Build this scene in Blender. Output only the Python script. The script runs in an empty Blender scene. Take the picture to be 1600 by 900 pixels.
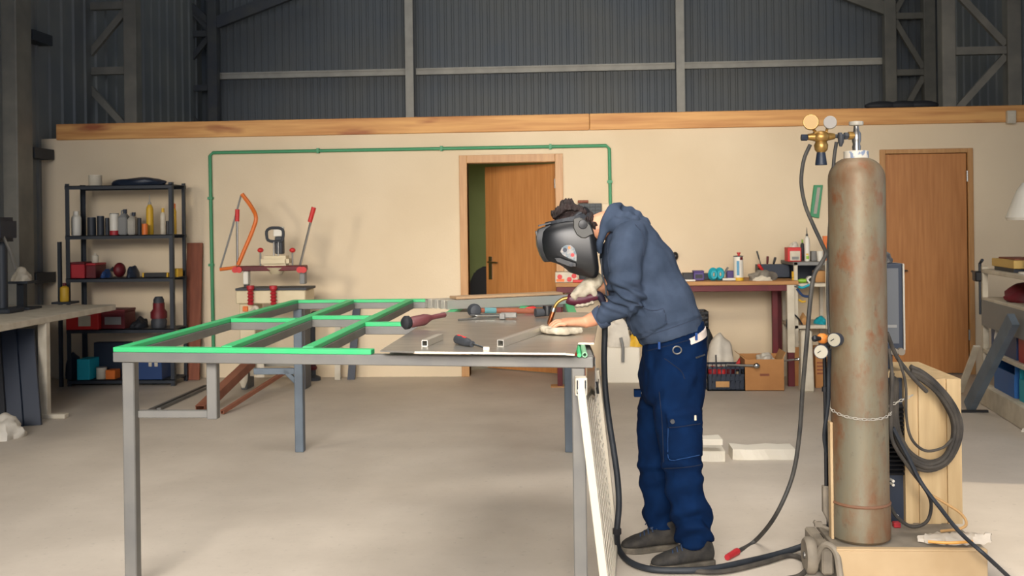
import bpy, bmesh, math, random
from mathutils import Vector, Matrix, noise
random.seed(7)
C = bpy.context.scene.collection
V = Vector
PI = math.pi
# ------------------------------------------------------------------ camera model
CAMZ, FPX, TH, RHO = 1.46, 1600.0, math.radians(3.54), 0.0133
CAM = V((0, 0, CAMZ))
FWD = V((-math.sin(TH), math.cos(TH), 0))
_R = V((math.cos(TH), math.sin(TH), 0)); _U = V((0, 0, 1))
RT = _R*math.cos(RHO) - _U*math.sin(RHO)
UP = _U*math.cos(RHO) + _R*math.sin(RHO)
def ray(px, py): return FWD + RT*((px-800)/FPX) + UP*((350-py)/FPX)
def atD(px, py, d): return CAM + ray(px, py)*d
def atY(px, py, Y): r = ray(px, py); return CAM + r*(Y/r.y)
def atX(px, py, X): r = ray(px, py); return CAM + r*(X/r.x)
def atZ(px, py, Z): r = ray(px, py); return CAM + r*((Z-CAMZ)/r.z)
def proj(p):
    q = V(p) - CAM; d = q.dot(FWD)
    return 800+FPX*q.dot(RT)/d, 350-FPX*q.dot(UP)/d, d
def xat(px, Y, z):
    x = 0.0
    for _ in range(6):
        a = proj((x, Y, z)); x += (px-a[0])*a[2]/FPX
    return x
def scl(px, Y, z): return proj((xat(px, Y, z), Y, z))[2]/FPX     # metres per pixel

# ------------------------------------------------------------------ objects
OFF = {}
def tag(o, label, cat, group=None, kind=None):
    if label: o['label'] = label
    if cat: o['category'] = cat
    if group: o['group'] = group
    if kind: o['kind'] = kind
    return o
def thing(name, label, cat, loc=(0, 0, 0), group=None):
    o = bpy.data.objects.new(name, None); C.objects.link(o)
    o.empty_display_size = .05; o.location = loc; OFF[o.name] = V(loc)
    return tag(o, label, cat, group)
def catmull(pts, n):
    pts = [V(p) for p in pts]; out = []
    for i in range(len(pts)-1):
        p0 = pts[i-1] if i else pts[0]*2-pts[1]
        p1, p2 = pts[i], pts[i+1]
        p3 = pts[i+2] if i+2 < len(pts) else p2*2-p1
        for k in range(n):
            t = k/n
            out.append(.5*((2*p1)+(p2-p0)*t+(2*p0-5*p1+4*p2-p3)*t*t+(3*p1-p0-3*p2+p3)*t**3))
    out.append(pts[-1]); return out
def lerpl(vals, n):
    out = []
    for i in range(len(vals)-1):
        for k in range(n): out.append(vals[i]+(vals[i+1]-vals[i])*k/n)
    out.append(vals[-1]); return out
def frame(d):
    d = d.normalized(); a = V((0, 0, 1)) if abs(d.z) < .9 else V((1, 0, 0))
    u = d.cross(a).normalized(); return u, u.cross(d).normalized()
class MB:
    def __init__(s): s.bm = bmesh.new(); s.mi = 0
    def f(s, vs):
        try:
            f = s.bm.faces.new(vs); f.material_index = s.mi; return f
        except ValueError: return None
    def v(s, p): return s.bm.verts.new(p)
    def box(s, c, size, R=None):
        c = V(c); h = V(size)*.5; vs = []
        for x in (-1, 1):
            for y in (-1, 1):
                for z in (-1, 1):
                    p = V((x*h.x, y*h.y, z*h.z))
                    vs.append(s.v(c + (R @ p if R else p)))
        for q in ((0,1,3,2),(4,6,7,5),(0,4,5,1),(2,3,7,6),(0,2,6,4),(1,5,7,3)): s.f([vs[i] for i in q])
        return s
    def mm(s, a, b): a, b = V(a), V(b); return s.box((a+b)/2, [abs(b[i]-a[i]) for i in range(3)])
    def bar(s, p, q, w, h=None, up=(0, 0, 1)):
        p, q = V(p), V(q); h = w if h is None else h; d = (q-p).normalized(); up = V(up)
        if abs(d.dot(up)) > .99: up = V((0, 1, 0))
        x = d.cross(up).normalized(); z = x.cross(d).normalized()
        R = Matrix((x, d, z)).transposed()
        return s.box((p+q)/2, (w, (q-p).length, h), R)
    def loft(s, rings, cap=True, close=False):
        rs = [[s.v(p) for p in r] for r in rings]; n = len(rs[0])
        for a, b in zip(rs, rs[1:]+([rs[0]] if close else [])):
            for i in range(n): s.f((a[i], a[(i+1) % n], b[(i+1) % n], b[i]))
        if cap and not close: s.f(rs[0][::-1]); s.f(rs[-1])
        return s
    def cyl(s, p, q, r, r2=None, n=16):
        p, q = V(p), V(q); r2 = r if r2 is None else r2; u, w = frame(q-p)
        return s.loft([[c+(u*math.cos(2*PI*i/n)+w*math.sin(2*PI*i/n))*rr for i in range(n)] for c, rr in ((p, r), (q, r2))])
    def tube(s, pts, r, n=8, k=0, close=False, flat=None):
        pts = [V(p) for p in pts]
        rs = list(r) if isinstance(r, (list, tuple)) else [r]*len(pts)
        if k: rs = lerpl(rs, k); pts = catmull(pts, k)
        rings = []; u = None
        for i, p in enumerate(pts):
            d = (pts[min(i+1, len(pts)-1)]-pts[max(i-1, 0)]).normalized()
            if close: d = (pts[(i+1) % len(pts)]-pts[i-1]).normalized()
            if u is None: u, w = frame(d)
            else:
                u = (u-d*u.dot(d)).normalized(); w = u.cross(d).normalized()
            rings.append([p+(u*math.cos(2*PI*j/n)+w*math.sin(2*PI*j/n))*rs[i] for j in range(n)])
        return s.loft(rings, close=close)
    def lathe(s, prof, o=(0, 0, 0), axis=(0, 0, 1), n=24):
        o = V(o); ax = V(axis).normalized(); u, w = frame(ax)
        return s.loft([[o+ax*h+(u*math.cos(2*PI*i/n)+w*math.sin(2*PI*i/n))*max(r, 1e-4) for i in range(n)] for r, h in prof])
    def ell(s, c, rad, R=None, u=18, v=10):
        c = V(c); rad = V(rad) if not isinstance(rad, (int, float)) else V((rad,)*3); rings = []
        for j in range(1, v):
            t = PI*j/v; ring = []
            for i in range(u):
                p = V((math.sin(t)*math.cos(2*PI*i/u)*rad.x, math.sin(t)*math.sin(2*PI*i/u)*rad.y, -math.cos(t)*rad.z))
                ring.append(c+(R @ p if R else p))
            rings.append(ring)
        rs = [[s.v(p) for p in r] for r in rings]
        for a, b in zip(rs, rs[1:]):
            for i in range(u): s.f((a[i], a[(i+1) % u], b[(i+1) % u], b[i]))
        e = V((0, 0, rad.z)); e = R @ e if R else e
        lo, hi = s.v(c-e), s.v(c+e)
        for i in range(u): s.f((rs[0][(i+1) % u], rs[0][i], lo)); s.f((rs[-1][i], rs[-1][(i+1) % u], hi))
        return s
    def prism(s, poly, vec):
        vec = V(vec); return s.loft([[V(p) for p in poly], [V(p)+vec for p in poly]])
    def build(s, name, m, parent=None, smooth=False, bevel=0, seg=1, org=None):
        bm = s.bm
        bmesh.ops.recalc_face_normals(bm, faces=bm.faces)
        if bevel:
            es = [e for e in bm.edges if len(e.link_faces) == 2 and e.calc_face_angle(0) > .6]
            bmesh.ops.bevel(bm, geom=es, offset=bevel, segments=seg, affect='EDGES', clamp_overlap=True)
        if smooth:
            for f in bm.faces: f.smooth = True
            for e in bm.edges:
                if len(e.link_faces) == 2 and e.calc_face_angle(0) > .75: e.smooth = False
        if parent is not None: off = OFF[parent.name]
        elif org is not None: off = V(org)
        else:
            lo = V([min(v.co[i] for v in bm.verts) for i in range(3)]); hi = V([max(v.co[i] for v in bm.verts) for i in range(3)])
            off = V(((lo.x+hi.x)/2, (lo.y+hi.y)/2, lo.z))
        bmesh.ops.translate(bm, verts=bm.verts, vec=-off)
        me = bpy.data.meshes.new(name); bm.to_mesh(me); bm.free()
        for x in (m if isinstance(m, (list, tuple)) else [m]): me.materials.append(x)
        o = bpy.data.objects.new(name, me); C.objects.link(o)
        if parent is not None: o.parent = parent; OFF[o.name] = off
        else: o.location = off; OFF[o.name] = off
        return o
def solo(mb, name, m, label, cat, group=None, kind=None, **k):
    return tag(mb.build(name, m, **k), label, cat, group, kind)
def struct(mb, name, m, parent=None, **k):
    if parent is None and 'org' not in k: k['org'] = (0, 0, 0)
    o = mb.build(name, m, parent, **k)
    if parent is None: o['kind'] = 'structure'
    return o
def voxel(mb, name, m, parent, vs, it=4, disp=None, fac=.5):
    o = mb.build(name, m, parent)
    md = o.modifiers.new('r', 'REMESH'); md.mode = 'VOXEL'; md.voxel_size = vs; md.use_smooth_shade = True
    sm = o.modifiers.new('s', 'SMOOTH'); sm.factor = fac; sm.iterations = it
    dg = bpy.context.evaluated_depsgraph_get()
    me = bpy.data.meshes.new_from_object(o.evaluated_get(dg)); me.name = name
    o.modifiers.clear(); o.data = me; me.materials.clear()
    for x in (m if isinstance(m, (list, tuple)) else [m]): me.materials.append(x)
    if disp:
        off = OFF[o.name]; ns = [v.normal.copy() for v in me.vertices]
        for v, n in zip(me.vertices, ns): v.co += n*disp(v.co+off, n)
    for p in me.polygons: p.use_smooth = True
    me.update(); return o
def copy_tree(o, parent=None):
    c = o.copy(); C.objects.link(c); OFF[c.name] = OFF.get(o.name, V())
    if parent: c.parent = parent
    for ch in list(o.children): copy_tree(ch, c)
    return c
def nz(p, s): return noise.noise(V(p)*s)
def inpoly(x, y, P):
    r = False; j = len(P)-1
    for i in range(len(P)):
        if (P[i][1] > y) != (P[j][1] > y) and x < (P[j][0]-P[i][0])*(y-P[i][1])/(P[j][1]-P[i][1])+P[i][0]: r = not r
        j = i
    return r

# ------------------------------------------------------------------ materials
def lin(c):
    if isinstance(c, str):
        c = c.lstrip('#'); c = [int(c[i:i+2], 16)/255 for i in (0, 2, 4)]
    return tuple((x/12.92 if x <= .04045 else ((x+.055)/1.055)**2.4) for x in c)+(1,)
_mc = {}
def mat(name, c, rough=.6, metal=0, c2=None, scale=6, stretch=(1, 1, 1), lo=.35, hi=.65, detail=4, bump=0, bscale=40, bstretch=None, spec=.5, bdist=.01, trans=0, alpha=1):
    if name in _mc: return _mc[name]
    m = bpy.data.materials.new(name); m.use_nodes = True; nt = m.node_tree; b = nt.nodes['Principled BSDF']
    b.inputs['Roughness'].default_value = rough; b.inputs['Metallic'].default_value = metal
    b.inputs['Specular IOR Level'].default_value = spec; b.inputs['Base Color'].default_value = lin(c)
    if trans: b.inputs['Transmission Weight'].default_value = trans
    if alpha < 1: b.inputs['Alpha'].default_value = alpha
    N, L = nt.nodes.new, nt.links.new
    tc = N('ShaderNodeTexCoord')
    if c2 is not None:
        mp = N('ShaderNodeMapping'); mp.inputs['Scale'].default_value = stretch
        no = N('ShaderNodeTexNoise'); no.inputs['Scale'].default_value = scale; no.inputs['Detail'].default_value = detail
        rp = N('ShaderNodeValToRGB'); rp.color_ramp.elements[0].position = lo; rp.color_ramp.elements[1].position = hi
        rp.color_ramp.elements[0].color = lin(c); rp.color_ramp.elements[1].color = lin(c2)
        L(tc.outputs['Object'], mp.inputs['Vector']); L(mp.outputs[0], no.inputs['Vector']); L(no.outputs['Fac'], rp.inputs['Fac']); L(rp.outputs['Color'], b.inputs['Base Color'])
    if bump:
        mp2 = N('ShaderNodeMapping'); mp2.inputs['Scale'].default_value = bstretch or stretch
        n2 = N('ShaderNodeTexNoise'); n2.inputs['Scale'].default_value = bscale; n2.inputs['Detail'].default_value = 3
        bp = N('ShaderNodeBump'); bp.inputs['Strength'].default_value = bump; bp.inputs['Distance'].default_value = bdist
        L(tc.outputs['Object'], mp2.inputs['Vector']); L(mp2.outputs[0], n2.inputs['Vector']); L(n2.outputs['Fac'], bp.inputs['Height']); L(bp.outputs['Normal'], b.inputs['Normal'])
    _mc[name] = m; return m
P = lambda name, c, r=.55, **k: mat(name, c, r, **k)

m_plaster = mat('plaster', '#e0ceb0', .9, c2='#d6c3a4', scale=.9, bump=.25, bscale=55, bdist=.004)
m_grey_panel = mat('grey_cladding', '#747674', .6, c2='#6b7176', scale=1.2, metal=.1)
m_side_panel = mat('side_cladding', '#83847f', .7, c2='#74787a', scale=1.5)
m_office_green = mat('green_paint', '#8f9a68', .9, c2='#869160', scale=2)
m_roof = mat('roof_sheet', '#4a4b4c', .8)
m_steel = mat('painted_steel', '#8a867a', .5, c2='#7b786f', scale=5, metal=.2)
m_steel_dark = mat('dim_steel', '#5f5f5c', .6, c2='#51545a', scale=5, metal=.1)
m_galv = mat('purlin_grey', '#a8a294', .5, c2='#99948a', scale=6)
m_purlin = mat('purlin_pale', '#c6c1b3', .5, c2='#b5b0a4', scale=6)
m_door = mat('door_veneer', '#bd8148', .45, c2='#a96e38', scale=5, stretch=(9, 9, .5), lo=.3, hi=.7, detail=6)
m_doorframe = mat('door_frame_veneer', '#c1925c', .45, c2='#b07f4a', scale=6, stretch=(8, 8, .6), lo=.3, hi=.7)
m_metal = mat('steel_plain', '#9a9893', .35, metal=.9)
m_chrome = mat('chrome', '#b9b9b6', .2, metal=1)
m_black = mat('black_plastic', '#15161a', .45)
m_blackrub = mat('black_rubber', '#1b1d22', .7)
m_darkgrey = mat('dark_grey', '#33363b', .6)
m_charcoal = mat('charcoal_steel', '#2c3138', .55, metal=.2)
m_grey = mat('mid_grey', '#7f7f7c', .6)
m_white = mat('white_plastic', '#d9d4c6', .5)
m_offwhite = mat('off_white', '#cfc6b2', .7, c2='#beb49f', scale=9)
m_cream = mat('cream_paint', '#d5c7a6', .5, c2='#c8b995', scale=4)
m_red = mat('red_paint', '#a8242c', .5)
m_maroon = mat('maroon_paint', '#641019', .55, c2='#520d15', scale=7)
m_brightred = mat('bright_red', '#c62a28', .5)
m_orange = mat('orange_plastic', '#d9702a', .5)
m_yellow = mat('yellow_plastic', '#d6a92c', .5)
m_blue = mat('blue_plastic', '#1d5fa3', .5)
m_navyblue = mat('dark_blue', '#1c3a68', .5)
m_teal = mat('teal_plastic', '#1aa0b0', .5)
m_purple = mat('purple_box', '#4d3a78', .5)
m_lime = mat('lime_plastic', '#86b52e', .5)
m_greenpipe = mat('green_pipe', '#3f8f62', .5)
m_tape = mat('green_strip', '#2fb56c', .45, c2='#3fae70', scale=12)
m_card = mat('cardboard', '#b4804c', .85, c2='#a87544', scale=5)
m_cardlight = mat('cardboard_light', '#c0935f', .85, c2='#b0814d', scale=6)
m_wood = mat('plain_wood', '#b98a55', .65, c2='#a37343', scale=5, stretch=(.6, 8, 8))
m_brownboard = mat('brown_board', '#8c4f36', .7, c2='#7d452f', scale=4, stretch=(6, 6, .8))
m_brass = mat('brass', '#a9864c', .4, metal=.7, c2='#94733c', scale=30)
m_copper = mat('copper', '#a8643f', .3, metal=.9)
m_hose = mat('grey_hose', '#2c2c2b', .65, c2='#45423c', scale=14)
m_cable = mat('dark_cable', '#151a21', .6, c2='#24292f', scale=10)
m_dusty = mat('dusty_cable', '#2b2824', .8, c2='#48423a', scale=12)
m_styro = mat('white_foam', '#e3dccb', .9, bump=.3, bscale=80, bdist=.003)
m_bag = mat('white_bag', '#d3ccbd', .6, c2='#c3bcae', scale=12)
m_cloth = mat('grey_rag', '#8f877a', .9, c2='#6f695f', scale=10)
m_ragwhite = mat('pale_rag', '#d5cbb6', .9, c2='#c2b7a2', scale=14)
m_copperpaint = mat('primer_red', '#8f5a43', .6, c2='#7c4a36', scale=7)
m_leather = mat('glove_leather', '#c0b7a3', .9, c2='#9a907c', scale=26, lo=.35, hi=.7, bump=.6, bscale=90, bdist=.003)
m_skin = mat('skin', '#d39a78', .5, c2='#c58867', scale=18)
m_hair = mat('hair', '#1c1210', .6, c2='#2c1c18', scale=40, bump=.8, bscale=70, bstretch=(3, 3, .6), bdist=.01)
m_hoodie = mat('hoodie_cloth', '#3f4a5c', .95, c2='#364152', scale=14, spec=.1, bump=.25, bscale=260, bdist=.002)
m_hoodrib = mat('hoodie_rib', '#3a475d', .95)
m_trouser = mat('trouser_cloth', '#071f40', .9, c2='#051834', scale=10, spec=.08, bump=.2, bscale=240, bdist=.002)
m_shirt = mat('undershirt', '#cfc2b8', .9)
m_shoe = mat('shoe_suede', '#1f1e1d', .85, c2='#37332d', scale=22, bump=.3, bscale=90, bdist=.003)
m_sole = mat('shoe_sole', '#6f6658', .8, c2='#48433a', scale=16)
m_lace = mat('lace', '#22324a', .8)
m_helmet = mat('helmet_shell', '#101215', .38, c2='#17181b', scale=5)
m_helmet_pad = mat('helmet_ear_plate', '#3a3935', .45)
m_alu = mat('aluminium', '#b9b5ab', .3, metal=.9, c2='#a39f96', scale=5, stretch=(1, 12, 1))
m_alu_raw = mat('aluminium_profile', '#c9c5ba', .35, metal=.7)
m_sheet = mat('sheet_metal', '#cfcac0', .33, metal=.9, c2='#b5b0a5', scale=3, stretch=(2, 14, 1), lo=.3, hi=.7)
m_edge = mat('sheet_edge', '#e0d8c6', .4)
m_greyframe = mat('grey_steel_tube', '#77756f', .5, c2='#6b6a67', scale=6, metal=.25)
m_bluegrey = mat('bluegrey_steel', '#66727c', .5, c2='#5b656e', scale=6, metal=.2)
m_whitebar = mat('white_powdercoat', '#cdc4b1', .5)
m_cartbeige = mat('cart_beige', '#bfa57f', .6, c2='#af946d', scale=3)
m_panelbeige = mat('welder_panel', '#c4a97d', .6, c2='#b2976c', scale=3, stretch=(8, 8, .7))
m_dirtysteel = mat('dirty_steel', '#8b8171', .7, c2='#6d6558', scale=9)
m_gaugeface = mat('gauge_face', '#a59f8c', .5)
m_screen = mat('grey_front_panel', '#55585c', .4)
m_bluedark = mat('blue_black', '#1a2536', .5)
m_film = mat('clear_film', '#ded3c2', .35, alpha=.55)
m_yellowbox = mat('yellow_carton', '#c9a65a', .6)

def beam_mat(name, o):
    m = bpy.data.materials.new(name); m.use_nodes = True; nt = m.node_tree; b = nt.nodes['Principled BSDF']; b.inputs['Roughness'].default_value = .6
    N, L = nt.nodes.new, nt.links.new
    tc = N('ShaderNodeTexCoord'); mp = N('ShaderNodeMapping'); mp.inputs['Location'].default_value = (o, 0, 0); mp.inputs['Scale'].default_value = (.5, 6, 9)
    n1 = N('ShaderNodeTexNoise'); n1.inputs['Scale'].default_value = 2.2; n1.inputs['Detail'].default_value = 5
    r1 = N('ShaderNodeValToRGB'); r1.color_ramp.elements[0].position = .3; r1.color_ramp.elements[1].position = .62
    r1.color_ramp.elements[0].color = lin('#b97c42'); r1.color_ramp.elements[1].color = lin('#dba563')
    L(tc.outputs['Object'], mp.inputs[0]); L(mp.outputs[0], n1.inputs[0]); L(n1.outputs['Fac'], r1.inputs[0])
    mp2 = N('ShaderNodeMapping'); mp2.inputs['Location'].default_value = (o, 0, 0); mp2.inputs['Scale'].default_value = (.9, 3, 4)
    n2 = N('ShaderNodeTexNoise'); n2.inputs['Scale'].default_value = 1.3; n2.inputs['Detail'].default_value = 3
    r2 = N('ShaderNodeValToRGB'); r2.color_ramp.elements[0].position = .6; r2.color_ramp.elements[1].position = .72
    L(tc.outputs['Object'], mp2.inputs[0]); L(mp2.outputs[0], n2.inputs[0]); L(n2.outputs['Fac'], r2.inputs[0])
    mx = N('ShaderNodeMix'); mx.data_type = 'RGBA'; mx.inputs[7].default_value = lin('#97532f')
    L(r2.outputs[0], mx.inputs[0]); L(r1.outputs[0], mx.inputs[6]); L(mx.outputs[2], b.inputs['Base Color'])
    return m
def floor_mat():
    m = bpy.data.materials.new('concrete_floor'); m.use_nodes = True; nt = m.node_tree; b = nt.nodes['Principled BSDF']
    N, L = nt.nodes.new, nt.links.new
    tc = N('ShaderNodeTexCoord')
    n1 = N('ShaderNodeTexNoise'); n1.inputs['Scale'].default_value = .8; n1.inputs['Detail'].default_value = 8; n1.inputs['Roughness'].default_value = .65
    r1 = N('ShaderNodeValToRGB'); r1.color_ramp.elements[0].position = .3; r1.color_ramp.elements[1].position = .7
    r1.color_ramp.elements[0].color = lin('#ada395'); r1.color_ramp.elements[1].color = lin('#c9bfb0')
    n2 = N('ShaderNodeTexNoise'); n2.inputs['Scale'].default_value = 26; n2.inputs['Detail'].default_value = 6
    r2 = N('ShaderNodeValToRGB'); r2.color_ramp.elements[0].position = .62; r2.color_ramp.elements[1].position = .8
    mx = N('ShaderNodeMix'); mx.data_type = 'RGBA'; mx.inputs[7].default_value = lin('#6f6a62')
    ml = N('ShaderNodeMath'); ml.operation = 'MULTIPLY'; ml.inputs[1].default_value = .35
    L(tc.outputs['Object'], n1.inputs[0]); L(n1.outputs['Fac'], r1.inputs[0]); L(tc.outputs['Object'], n2.inputs[0]); L(n2.outputs['Fac'], r2.inputs[0])
    L(r2.outputs[0], ml.inputs[0]); L(ml.outputs[0], mx.inputs[0]); L(r1.outputs[0], mx.inputs[6]); L(mx.outputs[2], b.inputs['Base Color'])
    rr = N('ShaderNodeMapRange'); rr.inputs[3].default_value = .45; rr.inputs[4].default_value = .75
    L(n1.outputs['Fac'], rr.inputs[0]); L(rr.outputs[0], b.inputs['Roughness'])
    bp = N('ShaderNodeBump'); bp.inputs['Strength'].default_value = .15; bp.inputs['Distance'].default_value = .004; L(n2.outputs['Fac'], bp.inputs['Height']); L(bp.outputs[0], b.inputs['Normal'])
    return m
def rust_mat():
    m = bpy.data.materials.new('rusty_cylinder'); m.use_nodes = True; nt = m.node_tree; b = nt.nodes['Principled BSDF']; b.inputs['Roughness'].default_value = .55; b.inputs['Metallic'].default_value = .25
    N, L = nt.nodes.new, nt.links.new
    tc = N('ShaderNodeTexCoord')
    def nz_(scale, st, lo, hi, det=6):
        mp = N('ShaderNodeMapping'); mp.inputs['Scale'].default_value = st
        n = N('ShaderNodeTexNoise'); n.inputs['Scale'].default_value = scale; n.inputs['Detail'].default_value = det; n.inputs['Roughness'].default_value = .65
        r = N('ShaderNodeValToRGB'); r.color_ramp.elements[0].position = lo; r.color_ramp.elements[1].position = hi
        L(tc.outputs['Object'], mp.inputs[0]); L(mp.outputs[0], n.inputs[0]); L(n.outputs['Fac'], r.inputs[0]); return r
    base = nz_(7, (1, 1, .35), .3, .7); base.color_ramp.elements[0].color = lin('#757160'); base.color_ramp.elements[1].color = lin('#82755b')
    a = nz_(7, (1, 1, .45), .42, .68)
    m1 = N('ShaderNodeMix'); m1.data_type = 'RGBA'; m1.inputs[7].default_value = lin('#745439'); L(a.outputs[0], m1.inputs[0]); L(base.outputs[0], m1.inputs[6])
    c = nz_(15, (1, 1, .55), .56, .72)
    m2 = N('ShaderNodeMix'); m2.data_type = 'RGBA'; m2.inputs[7].default_value = lin('#7a4e30'); L(c.outputs[0], m2.inputs[0]); L(m1.outputs[2], m2.inputs[6])
    g = nz_(40, (1, 1, .5), .62, .75, 3); mm = N('ShaderNodeMath'); mm.operation = 'MULTIPLY'; mm.inputs[1].default_value = .5; L(g.outputs[0], mm.inputs[0])
    m3 = N('ShaderNodeMix'); m3.data_type = 'RGBA'; m3.inputs[7].default_value = lin('#4b4338'); L(mm.outputs[0], m3.inputs[0]); L(m2.outputs[2], m3.inputs[6])
    L(m3.outputs[2], b.inputs['Base Color'])
    bp = N('ShaderNodeBump'); bp.inputs['Strength'].default_value = .2; bp.inputs['Distance'].default_value = .004; L(c.outputs[0], bp.inputs['Height']); L(bp.outputs[0], b.inputs['Normal'])
    return m
m_floor = floor_mat(); m_rust = rust_mat()
# ================================================================== SETTING
WY, WL, WR, EY, RZ = 9.8, -5.25, 4.95, 14.2, 6.4
FY = -5.0
struct(MB().mm((WL-.3, FY-6, -.2), (WR+8, EY+.3, 0)), 'floor', m_floor)
struct(MB().mm((WL-.3, FY, RZ), (WR+.3, EY+.3, RZ+.15)), 'ceiling', m_roof)
# partition with two doorways
d1 = (xat(733, WY, .5), xat(870.5, WY, .5), 2.05)
d2 = (xat(1386, WY, .5), xat(1514, WY, .5), 2.07)
PT = 2.36
mb = MB(); xs = [WL, d1[0], d1[1], d2[0], d2[1], WR]
for a, b in ((0, 1), (2, 3), (4, 5)): mb.mm((xs[a], WY, 0), (xs[b], WY+.12, PT))
mb.mm((d1[0], WY, d1[2]), (d1[1], WY+.12, PT)); mb.mm((d2[0], WY, d2[2]), (d2[1], WY+.12, PT))
struct(mb, 'wall_back', m_plaster)
# timber capping: two lengths with a butt joint
xj = xat(921, WY, 2.45)
struct(MB().mm((xat(90, WY, 2.4), WY-.03, 2.345), (xj-.002, WY+.14, 2.5)), 'trim_1', beam_mat('timber_a', 0), bevel=.004)
struct(MB().mm((xj+.002, WY-.03, 2.345), (WR, WY+.14, 2.5)), 'trim_2', beam_mat('timber_b', 3.7), bevel=.004)
# hall end wall: ribbed cladding
mb = MB(); n = int((WR-WL)/.1); pts = []
for i in range(n):
    x = WL+i*.1
    pts += [(x, EY), (x+.06, EY), (x+.07, EY-.012), (x+.09, EY-.012)]
pts.append((WR, EY)); mb.prism([(x, y, 0) for x, y in pts]+[(WR, EY+.2, 0), (WL, EY+.2, 0)], (0, 0, RZ))
struct(mb, 'wall_end', m_grey_panel)
# side walls: ribbed cladding (ribs run upright)
def side(x, s, y0, y1, z0, z1):
    pts = []; y = y0
    while y < y1-.25:
        pts += [(x, y), (x, y+.2), (x-s*.02, y+.215), (x-s*.02, y+.235)]; y += .25
    pts += [(x, y1), (x+s*.15, y1), (x+s*.15, y0)]
    return MB().prism([(a, b, z0) for a, b in pts], (0, 0, z1-z0))
struct(side(WL, -1, FY, EY, 0, RZ), 'wall_left', m_side_panel)
OP0, OP1, OPZ = 2.3, 5.35, 4.2          # open gateway in the right-hand wall
struct(side(WR, 1, OP1, EY, 0, RZ), 'wall_right', m_side_panel)
struct(side(WR, 1, FY, OP0, 0, RZ), 'wall_right_near', m_side_panel)
struct(MB().mm((WR, OP0, OPZ), (WR+.15, OP1, RZ)), 'wall_right_lintel', m_side_panel)
# office behind the partition
struct(MB().mm((-1.6, 12.0, 0), (1.6, 12.1, 2.34)), 'wall_office', m_office_green)
struct(MB().mm((-1.7, WY+.12, 0), (-1.6, 12.1, 2.34)), 'wall_office_left', m_office_green)
struct(MB().mm((1.6, WY+.12, 0), (1.7, 12.1, 2.34)), 'wall_office_right', m_office_green)
struct(MB().mm((-1.7, WY+.13, 2.34), (1.7, 12.1, 2.4)), 'ceiling_office', m_plaster)

# doors
def doorframe(name, d, wl, wt, m):
    mb = MB(); x0, x1, z1 = d
    for a, b, c, e in ((x0-wl, x0, 0, z1+wt), (x1, x1+wl, 0, z1+wt), (x0, x1, z1, z1+wt)):
        mb.mm((a, WY-.022, c), (b, WY+.135, e))
    return struct(mb, name, m, bevel=.003)
fr = doorframe('door_1', d1, .075, .075, m_doorframe)
ph = math.radians(31); W = d1[1]-d1[0]-.01
Rz = Matrix.Rotation(-ph, 3, 'Z')
hinge = V((d1[1]-.005, WY+.10, 0)); dx = Rz @ V((-1, 0, 0)); dn = Rz @ V((0, 1, 0))
leaf = struct(MB().box(hinge+dx*W/2+V((0, 0, 1.025))+dn*.02, (W, .04, 2.03), Rz), 'door_leaf', m_door, fr, bevel=.002)
hp = hinge+dx*(W-.06)-dn*.001
mb = MB().box(hp+V((0, 0, 1.02))-dn*.005, (.04, .01, .23), Rz)
mb.cyl(hp+V((0, 0, 1.08)), hp+V((0, 0, 1.08))-dn*.05, .009); mb.tube([hp+V((0, 0, 1.08))-dn*.05, hp+V((0, 0, 1.08))-dn*.055-dx*.05, hp+V((0, 0, 1.075))-dn*.05-dx*.12], .009)
mb.build('door_handle', m_chrome, leaf, smooth=True)
for z in (.25, 1.8):
    MB().cyl(hinge+V((0, -.02, z)), hinge+V((0, -.02, z+.09)), .009).build('hinge', m_metal, fr, smooth=True)
fr2 = doorframe('door_2', d2, .05, .04, m_doorframe)
leaf2 = struct(MB().mm((d2[0]+.004, WY+.005, .012), (d2[1]-.004, WY+.045, d2[2]-.005)), 'door_leaf', m_door, fr2, bevel=.002)
for z in (.32, 1.8):
    MB().cyl((d2[1]-.002, WY-.012, z), (d2[1]-.002, WY-.012, z+.1), .011).build('hinge', m_metal, fr2, smooth=True)
hx = d2[0]+.06
mb = MB().box((hx, WY, .93), (.04, .012, .22)); mb.tube([(hx, WY-.045, .98), (hx+.06, WY-.05, .98), (hx+.12, WY-.045, .975)], .009); mb.cyl((hx, WY, .98), (hx, WY-.05, .98), .009)
mb.build('door_handle', m_chrome, leaf2, smooth=True)

# ------------------------------------------------------------------ steelwork
zpur = atY(640, 112, EY-.1).z
def ip(name, x, lab):            # I-section post
    y = EY-.22
    t = thing(name, lab, 'post', (x, y, 0), 'wind posts of the end wall')
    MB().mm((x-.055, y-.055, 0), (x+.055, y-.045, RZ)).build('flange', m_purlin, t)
    MB().mm((x-.055, y+.045, 0), (x+.055, y+.055, RZ)).build('flange', m_steel_dark, t)  # rear flange and web darker: the post's shaded side put into the colour
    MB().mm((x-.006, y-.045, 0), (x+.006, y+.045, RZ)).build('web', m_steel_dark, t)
    return y
ip('wind_post', xat(641, EY-.22, 3.3), 'grey steel post on the end wall, above the half open door')
ip('wind_post', xat(1063, EY-.22, 3.3), 'grey steel post on the end wall, above the man in the hood')
x0, x1, x2, x3 = xat(330, EY-.1, zpur), xat(641, EY-.22, zpur), xat(1063, EY-.22, zpur), xat(1384, EY-.1, zpur)
labs = ['dim grey wall rail left of the post over the half open door', 'pale grey wall rail between the two end wall posts', 'grey wall rail right of the post over the hooded man']
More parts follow.
